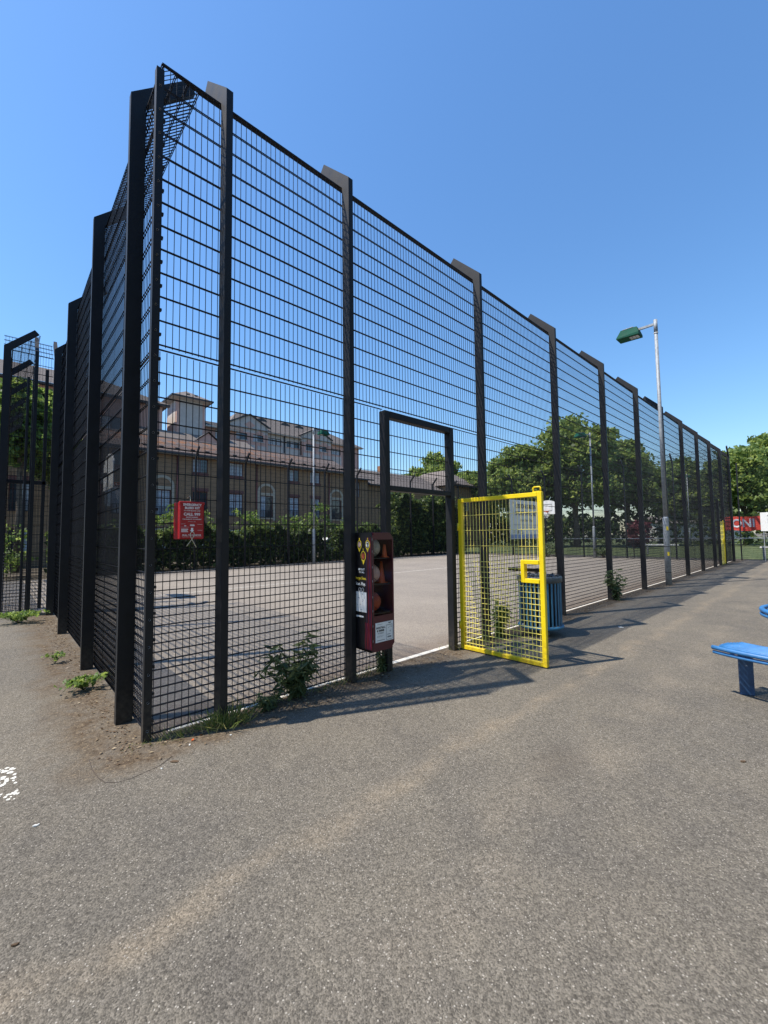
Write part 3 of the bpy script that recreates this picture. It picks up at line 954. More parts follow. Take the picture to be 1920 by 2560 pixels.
# ------------------------------------------------------------------ round picnic table and curved bench
TC = (3.30, -3.22)
tb = empty('picnic_table', (3.182, -3.455, 0), 0, 'round blue tubular metal picnic table at the right edge', 'table')
for k, rr in enumerate((.10, .17, .24, .31, .38, .45, .51)):
    MB().ring((0, 0, .70), rr, .014, 40, 6).build('top_ring', M_['blue'], tb)
MB().ring((0, 0, .70), .565, .024, 56, 8).build('rim', M_['blue'], tb)
MB().ring((0, 0, .655), .568, .018, 56, 8).build('rim', M_['blue'], tb)
b = MB()
for k in range(4):
    a = k * PI / 2 + .4
    b.wire((.02 * math.cos(a), .02 * math.sin(a), .675), (.55 * math.cos(a), .55 * math.sin(a), .675), .014, True)
b.build('spoke', M_['blue'], tb)
MB().tube([(0, 0, 0), (0, 0, .67)], .05, 16).build('leg', M_['blue'], tb)
MB().tube([(0, 0, 0), (0, 0, .012)], .2, 24, smooth=False).build('foot_plate', M_['blue'], tb)

bn = empty('bench', (TC[0], TC[1], 0), 0, 'curved blue tubular metal bench beside the round table', 'bench')
A0, A1 = R(151.5), R(232)
zt = .45
for k in range(11):
    rr = .93 + .030 * k
    MB().ring((0, 0, zt - (.004 if k in (0, 10) else 0)), rr, .0115, 26, 6, A0 + .006 * abs(k - 5), A1).build('seat_rod', M_['blue'], bn)
for rr, dz, r_ in ((1.268, -.018, .020), (1.258, -.062, .016), (.905, -.018, .020), (.912, -.062, .016)):
    MB().ring((0, 0, zt + dz), rr, r_, 26, 8, A0, A1).build('edge_rail', M_['blue'], bn)
for a in (A0 + .12, (A0 + A1) / 2, A1 - .12):
    ca, sa = math.cos(a), math.sin(a)
    MB().wire((.91 * ca, .91 * sa, zt - .040), (1.26 * ca, 1.26 * sa, zt - .040), .016, True).build('cross_bar', M_['blue'], bn)
legm = MB().cbox(-.012, .012, -.055, .055, 0, zt - .05, .003).mesh('leg', paint('scuffed_blue_leg', (.02, .06, .14), .5, var=.3, wear=(.4, .45, .5), wear_amt=.64, scale=14))
for a, rr in ((A0 + .10, 1.02), (A1 - .12, 1.05)):
    place('leg', legm, bn, (rr * math.cos(a), rr * math.sin(a), 0), (0, 0, a + .9))

# ------------------------------------------------------------------ far right: tall fence, low railing, banner, sign
tall = empty('mesh_fence', (26.15, -.12, 0), R(-90), 'tall mesh fence across the end of the path behind the red banner', 'fence')
for k in range(6): MB().cbox(2.5 * k - .03, 2.5 * k + .03, 0, .06, 0, 5.2).build('post', M_['steel'], tall)
def plain_panel(w, h, zr, sp):
    b = MB(); n = round(w / sp)
    for i in range(n): b.wire(((i + .5) * w / n, 0, .05), ((i + .5) * w / n, 0, h), .003)
    z = .05
    while z <= h: b.wire((0, .007, z), (w, .007, z), .004); z += zr
    return b.mesh('mesh_panel', M_['wire'])
pp = plain_panel(2.5, 5.15, .1, .05)
for k in range(5): place('mesh_panel', pp, tall, (2.5 * k, .07, 0))
low = empty('low_railing', (25.9, 9.3, 0), R(-90), 'low dark mesh railing fence across the grass beyond the court end', 'railing')
for k in range(9): MB().cbox(2.2 * k - .03, 2.2 * k + .03, 0, .05, 0, 1.14).build('post', M_['steel'], low)
MB().tube([(0, .025, 1.17), (17.6, .025, 1.17)], .025, 8).build('top_rail', M_['galv'], low)
lp3 = plain_panel(2.2, 1.12, .1, .05)
for k in range(8): place('mesh_panel', lp3, low, (2.2 * k, .02, 0))

ban = empty('banner', (26.45, .55, 1.58), R(-90), 'red cloth banner with big white letters hung on the tall fence', 'banner')
b = MB(); n = 24; W = 2.4
def bz(i): return .02 * math.sin(i * .9), .03 * math.sin(i * .5)
for i in range(n):
    x0_, x1_ = W * i / n, W * (i + 1) / n
    (d0, s0), (d1, s1) = bz(i), bz(i + 1)
    b.add([(x0_, d0, s0), (x1_, d1, s1), (x1_, d1 * .4, .74 + s1 * .5), (x0_, d0 * .4, .74 + s0 * .5),
           (x0_, d0 + .004, s0), (x1_, d1 + .004, s1), (x1_, d1 * .4 + .004, .74 + s1 * .5), (x0_, d0 * .4 + .004, .74 + s0 * .5)], [(0, 1, 2, 3), (7, 6, 5, 4), (0, 4, 5, 1), (3, 2, 6, 7)])
b.build('cloth', M_['bannerred'], ban)
text('ONI', .62, (.30, -.024, .37), '-y', M_['whiteprint'], ban, rz=0, bold=.014, sx=.84, align='LEFT')

ws = empty('park_sign', (25.75, -.98, 0), R(-90), 'white notice board at the right edge beside the red banner', 'sign')
MB().cbox(0, 1.0, 0, .02, 1.53, 2.48, .004).build('board', M_['white'], ws)
for x in (.1, .9): MB().cbox(x - .02, x + .02, .022, .06, 0, 2.4).build('post', M_['galv'], ws)
text('PARK', .12, (.40, -.002, 2.30), '-y', M_['blackprint'], ws, rz=0)
b = MB(); b.box(.25, .75, -.0015, -.0004, 2.13, 2.15).box(.25, .65, -.0015, -.0004, 2.05, 2.065).box(.25, .7, -.0015, -.0004, 1.98, 1.995)
b.build('notice_print', M_['greyprint'], ws)

def slab_bench(loc, rz, w, label):
    t = empty('park_bench', loc, rz, label, 'bench', 'pale benches beyond the court end')
    MB().cbox(0, w, 0, .42, .62, .70).build('seat', M_['white'], t)
    for x in (.1, w - .18): MB().cbox(x, x + .08, .04, .38, 0, .62).build('leg', M_['galv'], t)
slab_bench((31.5, 5.8, 0), R(-80), 2.0, 'pale bench on the grass beyond the court, seen through mesh')
slab_bench((27.7, -.72, 0), R(-90), 1.8, 'pale bench beyond low railing at the right edge')

def W_(px, D):  # bearing seen from the path and distance -> ground point
    X = px * D
    return (.7326 * X + .6807 * D - 2.774, -.6807 * X + .7326 * D - 3.434, 0)
# ------------------------------------------------------------------ buildings
def roofmat(name, a, b_, lichen=None):
    m = NT(name)
    x, y, z = m.xyz()
    cmb = m.n.new('ShaderNodeCombineXYZ')
    m.t.links.new(x, cmb.inputs[0]); m.t.links.new(m.math('MULTIPLY', z, 1.0), cmb.inputs[1])
    bt = m.n.new('ShaderNodeTexBrick'); m.t.links.new(cmb.outputs[0], bt.inputs['Vector'])
    bt.inputs['Scale'].default_value = 1; bt.inputs['Brick Width'].default_value = .26; bt.inputs['Row Height'].default_value = .082
    bt.inputs['Mortar Size'].default_value = .006
    bt.inputs['Color1'].default_value = c4(a); bt.inputs['Color2'].default_value = c4(b_); bt.inputs['Mortar'].default_value = c4(tuple(v * .45 for v in a))
    c = m.mix(m.mr(m.noise(.9, 5), .35, .7, 0, .6), bt.outputs[0], c4(tuple(v * .62 for v in a)))
    if lichen:
        n = m.noise(1.6, 7, .7); n2 = m.noise(.35, 3)
        f = m.math('MULTIPLY', m.mr(n, .46, .58), m.mr(m.math('ADD', z, m.math('MULTIPLY', n2, 2.0)), 8.7, 9.7))
        f = m.math('MULTIPLY', f, m.mr(x, 22, 10))
        c = m.mix(m.math('MULTIPLY', f, .8), c, c4(lichen))
    m.base(c); m.rough(.9)
    return m.m
M_['tile'] = roofmat('concrete_roof_tiles', (.215, .165, .145), (.17, .135, .12), (.34, .135, .045))
M_['slate'] = roofmat('brown_grey_tiles', (.20, .165, .145), (.165, .14, .125))
M_['slatedark'] = roofmat('dark_tiles', (.075, .068, .066), (.06, .056, .055))

def pitched(name, x0, x1, ye, ze, yr, zr, mat, parent, n=20, thick=.02, hip0=0.0, hip1=0.0):
    """one roof slope in stepped tile courses from eave (ye,ze) to ridge (yr,zr)"""
    b = MB()
    for i in range(n):
        u0, u1 = i / n, (i + 1) / n
        y0, z0 = ye + (yr - ye) * u0, ze + (zr - ze) * u0
        y1, z1 = ye + (yr - ye) * u1, ze + (zr - ze) * u1
        a0, a1 = x0 + hip0 * u0, x1 - hip1 * u0
        c0, c1 = x0 + hip0 * u1, x1 - hip1 * u1
        b.add([(a0, y0, z0 + thick), (a1, y0, z0 + thick), (c1, y1, z1), (c0, y1, z1), (a0, y0, z0 - .002), (a1, y0, z0 - .002)],
              [(0, 1, 2, 3), (4, 5, 1, 0)])
    return b.build(name, mat, parent, fix=False)

def wall_open(name, x0, x1, z0, z1, y, holes, mat, parent, depth=.12, rz=None):
    """wall plane facing -Y at y with rectangular openings and their reveals"""
    xs = sorted({x0, x1} | {h[0] for h in holes} | {h[1] for h in holes})
    zs = sorted({z0, z1} | {h[2] for h in holes} | {h[3] for h in holes})
    b = MB()
    for i in range(len(xs) - 1):
        for j in range(len(zs) - 1):
            cx, cz = (xs[i] + xs[i + 1]) / 2, (zs[j] + zs[j + 1]) / 2
            if any(h[0] < cx < h[1] and h[2] < cz < h[3] for h in holes): continue
            b.add([(xs[i], y, zs[j]), (xs[i + 1], y, zs[j]), (xs[i + 1], y, zs[j + 1]), (xs[i], y, zs[j + 1])], [(0, 1, 2, 3)])
    for (a, c, d, e) in holes:
        Y = y + depth
        b.add([(a, y, d), (c, y, d), (c, y, e), (a, y, e), (a, Y, d), (c, Y, d), (c, Y, e), (a, Y, e)],
              [(0, 4, 5, 1), (1, 5, 6, 2), (2, 6, 7, 3), (3, 7, 4, 0)])
    return b.build(name, mat, parent, fix=False)

wrng = random.Random(5)
def window(parent, a, c, d, e, y, frame, balcony=0.0, panes=2):
    """frame with mullion; panes are children of the frame"""
    b = MB(); t = .055; Y0, Y1 = y, y + .05
    d0 = d
    b.box(a, a + t, Y0, Y1, d, e).box(c - t, c, Y0, Y1, d, e)
    b.box(a + t, c - t, Y0, Y1, e - t, e).box(a + t, c - t, Y0, Y1, d, d + t)
    w = (c - a)
    for k in range(1, panes):
        x = a + w * k / panes; b.box(x - t / 2, x + t / 2, Y0 + .002, Y1 - .002, d + t, e - t)
    f = b.build('window', frame, parent)
    for k in range(panes):
        xa = a + w * k / panes + t * .6; xb = a + w * (k + 1) / panes - t * .6
        pale = wrng.random() < .62
        MB().box(xa, xb, Y0 + .02, Y0 + .03, d + t, e - t).build('pane', M_['curtain'] if pale else M_['glass'], f)
        g = MB()
        for q in (1, 2): 
            x = xa + (xb - xa) * q / 3; g.box(x - .006, x + .006, Y0 + .012, Y0 + .018, d + t, e - t)
        for q in (1, 2, 3):
            z = d + t + (e - d - 2 * t) * q / 4; g.box(xa, xb, Y0 + .004, Y0 + .0105, z - .006, z + .006)
        g.build('glazing_bar', frame, f, fix=False)
    if balcony:
        g = MB(); g.box(a - .02, c + .02, y - .15, y - .13, d + balcony - .04, d + balcony)
        n = int((c - a) / .09)
        for k in range(n): 
            x = a + (k + .5) * (c - a) / n; g.box(x - .012, x + .012, y - .15, y - .135, d + .02, d + balcony - .04)
        g.box(a - .02, c + .02, y - .15, y - .13, d - .02, d + .02)
        g.build('balcony_rail', M_['gutter'], f)
    return f

# ---- brick terrace in front
FY = 28.0
ter = empty('brick_terrace', (0, 0, 0), 0, 'three storey yellow brick terrace with brown tiled roof behind the hedge', 'building')
wins = [-12.2, -9.6, -4.4, -1.9, .9, 3.0, 8.0, 10.73, 15.84, 18.02]
arch = [-7.0, 5.45, 13.27, 20.37]
holes = []; todo = []
for x in wins:
    w = .54 if x < 12 else .51
    holes += [(x - w, x + w, 6.33, 7.36), (x - w, x + w, 3.2, 4.95), (x - w, x + w, .7, 2.2)]
    todo += [(x - w, x + w, 6.33, 7.36, 0), (x - w, x + w, 3.2, 4.95, .62), (x - w, x + w, .7, 2.2, 0)]
for x in arch:
    w = .57
    holes += [(x - w, x + w, 3.15, 4.93), (x - w, x + w, .3, 2.3)]
    todo += [(x - w, x + w, 3.15, 4.93, .6), (x - w, x + w, .3, 2.3, 0)]
wall_open('wall', -14, 21.9, 0, 7.62, FY, holes, M_['brick'], ter)
MB().box(-14, 21.9, FY + .25, FY + 6, 0, 7.5).build('wall', M_['brick'], ter)
for (a, c, d, e, bal) in todo: window(ter, a, c, d, e, FY + .08, M_['redframe'], bal)
for x in wins:
    w = .56
    MB().box(x - w - .05, x + w + .05, FY - .012, FY + .05, 6.10, 6.325).build('brick_band', M_['redbrick'], ter)
    MB().box(x - w - .05, x + w + .05, FY - .012, FY + .05, 4.955, 5.22).build('brick_band', M_['redbrick'], ter)
for x in arch:
    b = MB(); w, t = .59, .20
    b.box(x - w - t, x - w, FY - .03, FY + .02, 2.9, 5.2).box(x + w, x + w + t, FY - .03, FY + .02, 2.9, 5.2)
    n = 14
    for k in range(n):
        a0, a1 = PI * k / n, PI * (k + 1) / n
        b.prism([(x + (w) * math.cos(a0), 5.2 + w * math.sin(a0) * .95), (x + (w + t) * math.cos(a0), 5.2 + (w + t) * math.sin(a0) * .95),
                 (x + (w + t) * math.cos(a1), 5.2 + (w + t) * math.sin(a1) * .95), (x + w * math.cos(a1), 5.2 + w * math.sin(a1) * .95)], 'y', FY - .03, FY + .02)
    b.box(x - w, x + w, FY - .025, FY + .02, 4.94, 5.16)
    b.box(x - w - .05, x + w + .05, FY - .05, FY + .02, 3.02, 3.14)
    b.build('arch_surround', M_['cream'], ter)
for x in (-8.2, 6.40, 12.40, 19.5, 1.9):
    MB().tube([(x, FY - .06, .0), (x, FY - .06, 7.42)], .05, 8).build('drainpipe', M_['redframe'], ter)
MB().box(-14.3, 22.1, FY - .40, FY - .02, 7.42, 7.50).build('fascia', M_['fascia'], ter)
MB().box(-14.3, 22.1, FY - .48, FY - .405, 7.44, 7.56).build('gutter', M_['gutter'], ter)
pitched('roof', -14.3, 22.2, FY - .44, 7.52, 31.0, 9.26, M_['tile'], ter, 22)
pitched('roof', -14.3, 22.2, 34.4, 7.52, 31.02, 9.25, M_['tile'], ter, 8)
MB().add([(22.15, FY, 7.5), (22.15, 34, 7.5), (22.15, 31.0, 9.2)], [(0, 1, 2)]).build('gable_end', M_['brick'], ter, fix=False)
MB().tube([(-14.3, 31.0, 9.27), (22.2, 31.0, 9.27)], .09, 8).build('ridge_tiles', M_['slate'], ter)
vent = MB().add([(-.15, -.1, 0), (.15, -.1, 0), (.15, -.1, .09), (-.15, -.1, .09), (-.13, .14, .1), (.13, .14, .1)],
                [(0, 1, 2, 3), (3, 2, 5, 4), (0, 3, 4), (1, 5, 2)]).mesh('roof_vent', M_['gutter'])
for k in range(17):
    place('roof_vent', vent, ter, (4.4 + 1.06 * k, 28.45, 7.985))
# roof weeds on the ridge
# added pale shape on a brick support, stands in for a sunlit wall patch
MB().box(2.12, 2.32, 27.3, 27.97, 3.6, 5.9).build('sunlit_patch', M_['white'], ter)
MB().box(1.86, 2.118, 27.3, 27.97, 5.05, 5.5).build('sunlit_patch_hook', M_['white'], ter)
MB().prism([(2.02, 5.902), (2.36, 5.902), (2.22, 6.25)], 'y', 27.25, 27.97).build('sunlit_patch_cap', M_['cream'], ter)
MB().box(2.10, 2.34, 27.28, 27.97, 0, 3.595).build('patch_support', M_['brick'], ter)

# ---- taller rendered block behind
blk = empty('rendered_block', (0, 0, 0), 0, 'tall pink and grey rendered block with two gables behind the brick terrace', 'building')
BY = 40.0
def gable(x0, x1, ez, ax, az, ws, dm):
    y = BY - .35
    hs = [(a, c, d, e) for (a, c, d, e) in ws]
    wall_open('wall', x0, x1, 0, 13.1, y, hs, M_['plasterpink'], blk, .15)
    b = MB(); b.prism([(x0, 13.1), (x1, 13.1), (x1, ez), (ax, az), (x0, ez)], 'y', y, y + 3.0); b.build('gable_wall', M_['plastergrey'], blk)
    for h in hs: 
        window(blk, *h, y + .1, M_['gutter'])
        MB().box(h[0] - .12, h[1] + .12, y - .06, y + .05, h[2] - .1, h[2] - .005).build('sill', M_['plastergrey'], blk)
    # pale panels and diamonds standing a little proud
    for (cx, cz, sx_, sz_) in ((ax, 13.95, .62, .42), ((x0 + ax) / 2 - .1, 13.22, .5, .22), ((x1 + ax) / 2 + .1, 13.22, .5, .22)):
        MB().prism([(cx - sx_, cz), (cx, cz - sz_), (cx + sx_, cz), (cx, cz + sz_)], 'y', y - .03, y - .001).build('diamond_panel', M_['plasterpink'], blk)
    for (a, c) in ((x0 + .15, ax - .9), (ax - .6, ax + .6), (ax + .9, x1 - .15)):
        MB().box(a, c, y - .03, y - .001, 10.6, 11.75).build('wall_panel', M_['plastergrey'], blk)
    # barge boards
    b = MB()
    b.prism([(x0 - .25, ez - .12), (ax, az), (ax, az + .13), (x0 - .25, ez + .02)], 'y', y - .16, y - .02)
    b.prism([(ax, az), (x1 + .25, ez - .12), (x1 + .25, ez + .02), (ax, az + .13)], 'y', y - .16, y - .02)
    b.build('barge_board', M_['gutter'], blk)
    b = MB()
    Y1 = y + 4.5
    b.add([(x0 - .25, y - .15, ez + .03), (ax, y - .15, az + .14), (ax, Y1, az + .14), (x0 - .25, Y1, ez + .03)], [(0, 1, 2, 3)])
    b.add([(x1 + .25, y - .15, ez + .03), (ax, y - .15, az + .14), (ax, Y1, az + .14), (x1 + .25, Y1, ez + .03)], [(0, 3, 2, 1)])
    b.build('gable_roof', M_['slate'], blk)
gable(15.05, 19.35, 13.95, 17.2, 15.05, [(15.58, 16.9, 12.22, 12.95), (17.6, 18.8, 12.22, 12.97)], 0)
gable(23.8, 28.1, 13.85, 25.9, 14.95, [(24.4, 25.5, 12.10, 12.9), (26.28, 27.46, 12.22, 12.87)], 0)
hs = [(19.6, 21.26, 12.22, 12.98), (21.94, 23.66, 12.20, 12.94)]
wall_open('wall', 19.35, 23.8, 0, 13.5, BY, hs, M_['plastergrey'], blk, .15)
for h in hs:
    window(blk, *h, BY + .1, M_['gutter'], panes=3)
    MB().box(h[0] - .1, h[1] + .1, BY - .06, BY + .05, h[2] - .1, h[2] - .005).build('sill', M_['plasterpink'], blk)
for (a, c) in ((19.5, 21.4), (21.8, 23.7)): MB().box(a, c, BY - .03, BY - .001, 10.6, 11.9).build('wall_panel', M_['plastergrey'], blk)
MB().tube([(21.6, BY - .08, 8), (21.6, BY - .08, 13.4)], .06, 8).build('drainpipe', M_['gutter'], blk)
hs = [(28.25, 29.92, 12.15, 12.9)]
wall_open('wall', 28.1, 33.0, 0, 13.5, BY, hs, M_['plasterpink'], blk, .15)
for h in hs: window(blk, *h, BY + .1, M_['gutter'], panes=3)
MB().box(28.3, 30.0, BY - .03, BY - .001, 10.6, 11.9).build('wall_panel', M_['plastergrey'], blk)
MB().box(15.1, 33.0, BY + .3, BY + 10, 0, 13.3).build('wall', M_['plasterpink'], blk)
MB().box(19.3, 23.85, BY - .45, BY - .01, 13.40, 13.52).build('fascia', M_['fascia'], blk)
MB().box(28.15, 33.4, BY - .45, BY - .01, 13.40, 13.52).build('fascia', M_['fascia'], blk)
pitched('roof', 14.6, 33.5, BY - .5, 13.5, BY + 5, 16.75, M_['slate'], blk, 24, .03, hip0=3.4, hip1=4.0)
pitched('roof', 14.6, 33.5, BY + 10.5, 13.5, BY + 5, 16.74, M_['slate'], blk, 6, .03, hip0=3.4, hip1=4.0)
MB().add([(14.6, BY - .5, 13.5), (14.6, BY + 10.5, 13.5), (18.0, BY + 5, 16.75)], [(0, 2, 1)]).build('hip_roof', M_['slate'], blk, fix=False)
MB().add([(33.5, BY - .5, 13.5), (33.5, BY + 10.5, 13.5), (29.5, BY + 5, 16.75)], [(0, 1, 2)]).build('hip_roof', M_['slate'], blk, fix=False)
for x in (18.4, 20.4, 23.6, 25.6):
    b = MB(); n = 8
    pr = [(.75 * math.cos(PI * k / n), .52 * math.sin(PI * k / n)) for k in range(n + 1)]
    b.prism([(x + p[0], 15.55 + p[1]) for p in pr], 'y', BY + 3.2, BY + 5.2)
    b.build('eyebrow_vent', M_['gutter'], blk)
# lower link with a window and dark roof
hs = [(12.9, 14.2, 11.55, 12.5)]
wall_open('wall', 11.45, 15.05, 0, 12.6, 38.2, hs, M_['plasterpink'], blk, .15)
for h in hs: window(blk, *h, 38.3, M_['gutter'])
MB().box(11.0, 15.3, 37.75, 38.15, 12.5, 12.62).build('fascia', M_['fascia'], blk)
pitched('link_roof', 10.9, 15.6, 37.7, 12.62, 40.2, 13.7, M_['slatedark'], blk, 8)
MB().box(11.45, 11.6, 38.22, 44, 0, 12.5).build('wall', M_['plasterpink'], blk)

tow = empty('stair_tower', (0, 0, 0), 0, 'square pink and grey rendered tower with low pyramid roof, above the terrace', 'tower')
tx0, tx1, ty0, ty1, tz = 8.62, 11.08, 36.0, 38.9, 14.18
MB().box(tx0, tx1, ty0, ty1, 0, tz).build('shaft', M_['plasterpink'], tow)
MB().box(tx0 + .28, tx1 - .22, ty0 - .03, ty0 - .002, 0, tz - .05).build('wall_panel', M_['plastergrey'], tow)
MB().box(tx0 - .03, tx0 - .002, ty0 + .35, ty1 - .3, 0, tz - .05).build('wall_panel', paint('pale_render', (.50, .45, .42), .9, var=.06), tow)
o_ = .52
b = MB(); b.add([(tx0 - o_, ty0 - o_, tz + .02), (tx1 + o_, ty0 - o_, tz + .02), (tx1 + o_, ty1 + o_, tz + .02), (tx0 - o_, ty1 + o_, tz + .02),
                 (tx0, ty0, tz - .12), (tx1, ty0, tz - .12), (tx1, ty1, tz - .12), (tx0, ty1, tz - .12)],
                [(0, 1, 5, 4), (1, 2, 6, 5), (2, 3, 7, 6), (3, 0, 4, 7)])
b.build('soffit', M_['fascia'], tow)
b = MB(); o2 = o_ + .08
b.box(tx0 - o2, tx1 + o2, ty0 - o2, ty0 - o_ - .002, tz, tz + .14).box(tx0 - o2, tx0 - o_ - .002, ty0 - o_, ty1 + o2, tz, tz + .14)
b.box(tx1 + o_ + .002, tx1 + o2, ty0 - o_, ty1 + o2, tz, tz + .14)
b.build('gutter', M_['gutter'], tow)
ax_, ay_ = (tx0 + tx1) / 2, (ty0 + ty1) / 2
pts = [(tx0 - o_, ty0 - o_, tz + .13), (tx1 + o_, ty0 - o_, tz + .13), (tx1 + o_, ty1 + o_, tz + .13), (tx0 - o_, ty1 + o_, tz + .13), (ax_, ay_, tz + 1.25)]
MB().add(pts, [(0, 1, 4), (1, 2, 4), (2, 3, 4), (3, 0, 4)]).build('roof', M_['slate'], tow, fix=False)
for x in (9.6, 10.3): place('roof_vent', vent, tow, (x, 36.15, tz + .52))

lft = empty('rendered_block', (0, 0, 0), 0, 'tall rendered block left of the stair tower, mostly behind the dark fence', 'building')
hs = [(-6.2, -4.6, 10.2, 11.6), (-1.6, 0, 10.2, 11.6), (3.0, 4.4, 10.2, 11.6), (-11, -9.4, 10.2, 11.6)]
wall_open('wall', -22, 7.5, 0, 13.2, 36.2, hs, M_['plasterpink'], lft, .15)
for h in hs: window(lft, *h, 36.3, M_['gutter'])
MB().box(-22, 7.5, 36.45, 46, 0, 13.1).build('wall', M_['plasterpink'], lft)
MB().box(-22.4, 8.0, 35.7, 36.15, 13.1, 13.24).build('fascia', M_['gutter'], lft)
pitched('roof', -22.5, 8.0, 35.65, 13.24, 41, 16.0, M_['slate'], lft, 18, hip1=4.5)
MB().add([(8.0, 35.65, 13.24), (8.0, 46.4, 13.24), (3.5, 41, 16.0)], [(0, 1, 2)]).build('hip_roof', M_['slate'], lft, fix=False)
# low slate roofs between terrace and tower
mid = empty('link_house', (0, 0, 0), 0, 'low house roof with small gablet at the foot of the tower', 'house')
pitched('roof', 4.5, 15.0, 31.8, 9.0, 35.8, 11.0, M_['slate'], mid, 14)
MB().box(4.6, 14.9, 32.0, 35.8, 0, 8.95).build('wall', M_['brick'], mid)
b = MB(); b.prism([(8.6, 9.3), (11.0, 9.3), (9.8, 10.25)], 'y', 31.5, 33.6); b.build('gablet', M_['plasterpink'], mid)
b = MB(); b.add([(8.4, 31.35, 9.25), (9.8, 31.35, 10.36), (9.8, 34.0, 10.36), (8.4, 34.0, 9.25)], [(0, 1, 2, 3)]).add([(11.2, 31.35, 9.25), (9.8, 31.35, 10.36), (9.8, 34.0, 10.36), (11.2, 34.0, 9.25)], [(0, 3, 2, 1)])
b.build('gablet_roof', M_['slatedark'], mid)

# ---- lower houses further right
rh = empty('brick_house', (0, 0, 0), 0, 'lower brick house stepping down right of the terrace, above the gateway', 'house')
hs = [(22.95, 23.45, 5.4, 6.9), (33.0, 34.2, 4.2, 5.3), (27.2, 28.2, 4.2, 5.3)]
wall_open('wall', 21.95, 24.5, 0, 7.2, 28.3, hs[:1], M_['brick'], rh)
wall_open('wall', 24.5, 37.0, 0, 6.85, 29.0, hs[1:], M_['brick'], rh)
window(rh, *hs[0], 28.4, M_['redframe'], panes=1)
for h in hs[1:]: window(rh, *h, 29.1, M_['white'])
MB().box(21.95, 37, 29.3, 37, 0, 6.8).build('wall', M_['brick'], rh)
MB().box(24.48, 24.5, 28.3, 29.0, 0, 7.1).build('wall', M_['brick'], rh)
pitched('roof', 21.9, 24.9, 27.9, 7.22, 32.6, 9.15, M_['slate'], rh, 14)
pitched('roof', 24.92, 37.2, 28.55, 6.9, 32.6, 9.1, M_['slate'], rh, 14)
pitched('roof', 21.9, 37.2, 37.2, 6.9, 32.62, 9.09, M_['slate'], rh, 5)
MB().box(24.92, 37.2, 28.48, 28.56, 6.78, 6.92).build('gutter', M_['gutter'], rh)
MB().box(21.9, 24.95, 27.82, 27.9, 7.1, 7.24).build('gutter', M_['gutter'], rh)
b = MB(); b.box(32.2, 33.5, 34.6, 35.4, 7.5, 10.35); ch_ = b.build('chimney', M_['orangebrick'], rh)
for x in (32.5, 33.15): MB().tube([(x, 35, 10.35), (x, 35, 10.62)], .13, 10).build('chimney_pot', M_['redframe'], ch_)
wg = empty('brick_house', (0, 0, 0), 0, 'end brick house with hipped roof beside the trees, right of the gateway view', 'house')
MB().box(37.2, 43.6, 27.6, 38, 0, 7.55).build('wall', M_['brick'], wg)
window(wg, 39.3, 40.5, 4.6, 5.9, 27.55, M_['white'])
o_ = .5
x0_, x1_, y0_, y1_ = 37.2 - o_, 43.6 + o_, 27.6 - o_, 38 + o_
pitched('roof', x0_, x1_, y0_, 7.6, 31.2, 10.1, M_['slate'], wg, 14, hip0=3.6, hip1=3.6)
MB().add([(x0_, y0_, 7.6), (x0_, y1_, 7.6), (x0_ + 3.6, y1_ - 4, 10.1), (x0_ + 3.6, 31.2, 10.1)], [(0, 3, 2, 1)]).build('roof', M_['slate'], wg, fix=False)
MB().add([(x1_, y0_, 7.6), (x1_, y1_, 7.6), (x1_ - 3.6, y1_ - 4, 10.1), (x1_ - 3.6, 31.2, 10.1)], [(0, 1, 2, 3)]).build('roof', M_['slate'], wg, fix=False)
MB().box(x0_, x1_, y0_ - .08, y0_ - .002, 7.46, 7.62).build('gutter', M_['gutter'], wg)
pav = empty('brick_house', W_(.77, 75), R(-40), 'pale low building glimpsed under the trees beyond the court', 'house')
MB().box(-9, 9, 0, 6, 0, 3.2).build('wall', M_['fascia'], pav)
pitched('roof', -9.5, 9.5, -.4, 3.2, 3, 4.6, M_['slate'], pav, 8)
pitched('roof', -9.5, 9.5, 6.4, 3.2, 3.02, 4.59, M_['slate'], pav, 4)

# ---- white car behind the hedge
car = empty('parked_car', (15.4, 21.8, 0), R(8), 'white car glimpsed through a gap in the hedge', 'car')
b = MB()
b.prism([(-2.1, .25), (2.05, .25), (2.15, .5), (2.1, .78), (1.3, .92), (.7, 1.42), (-1.1, 1.46), (-1.9, 1.0), (-2.15, .9), (-2.18, .5)], 'y', -.85, .85)
b.build('body', M_['carwhite'], car)
for s in (-1, 1):
    MB().prism([(-1.55, .98), (1.0, .95), (.6, 1.34), (-1.05, 1.38)], 'y', s * .853 - .004, s * .853 + .004).build('side_window', M_['glass'], car)
for x in (-1.35, 1.35):
    for s in (-1, 1):
        wl = MB().tube([(x, s * .72, .31), (x, s * .90, .31)], .31, 20).build('wheel', M_['rubber'], car)
        MB().tube([(x, s * .88, .31), (x, s * .91, .31)], .19, 14).build('rim', M_['galv'], wl)

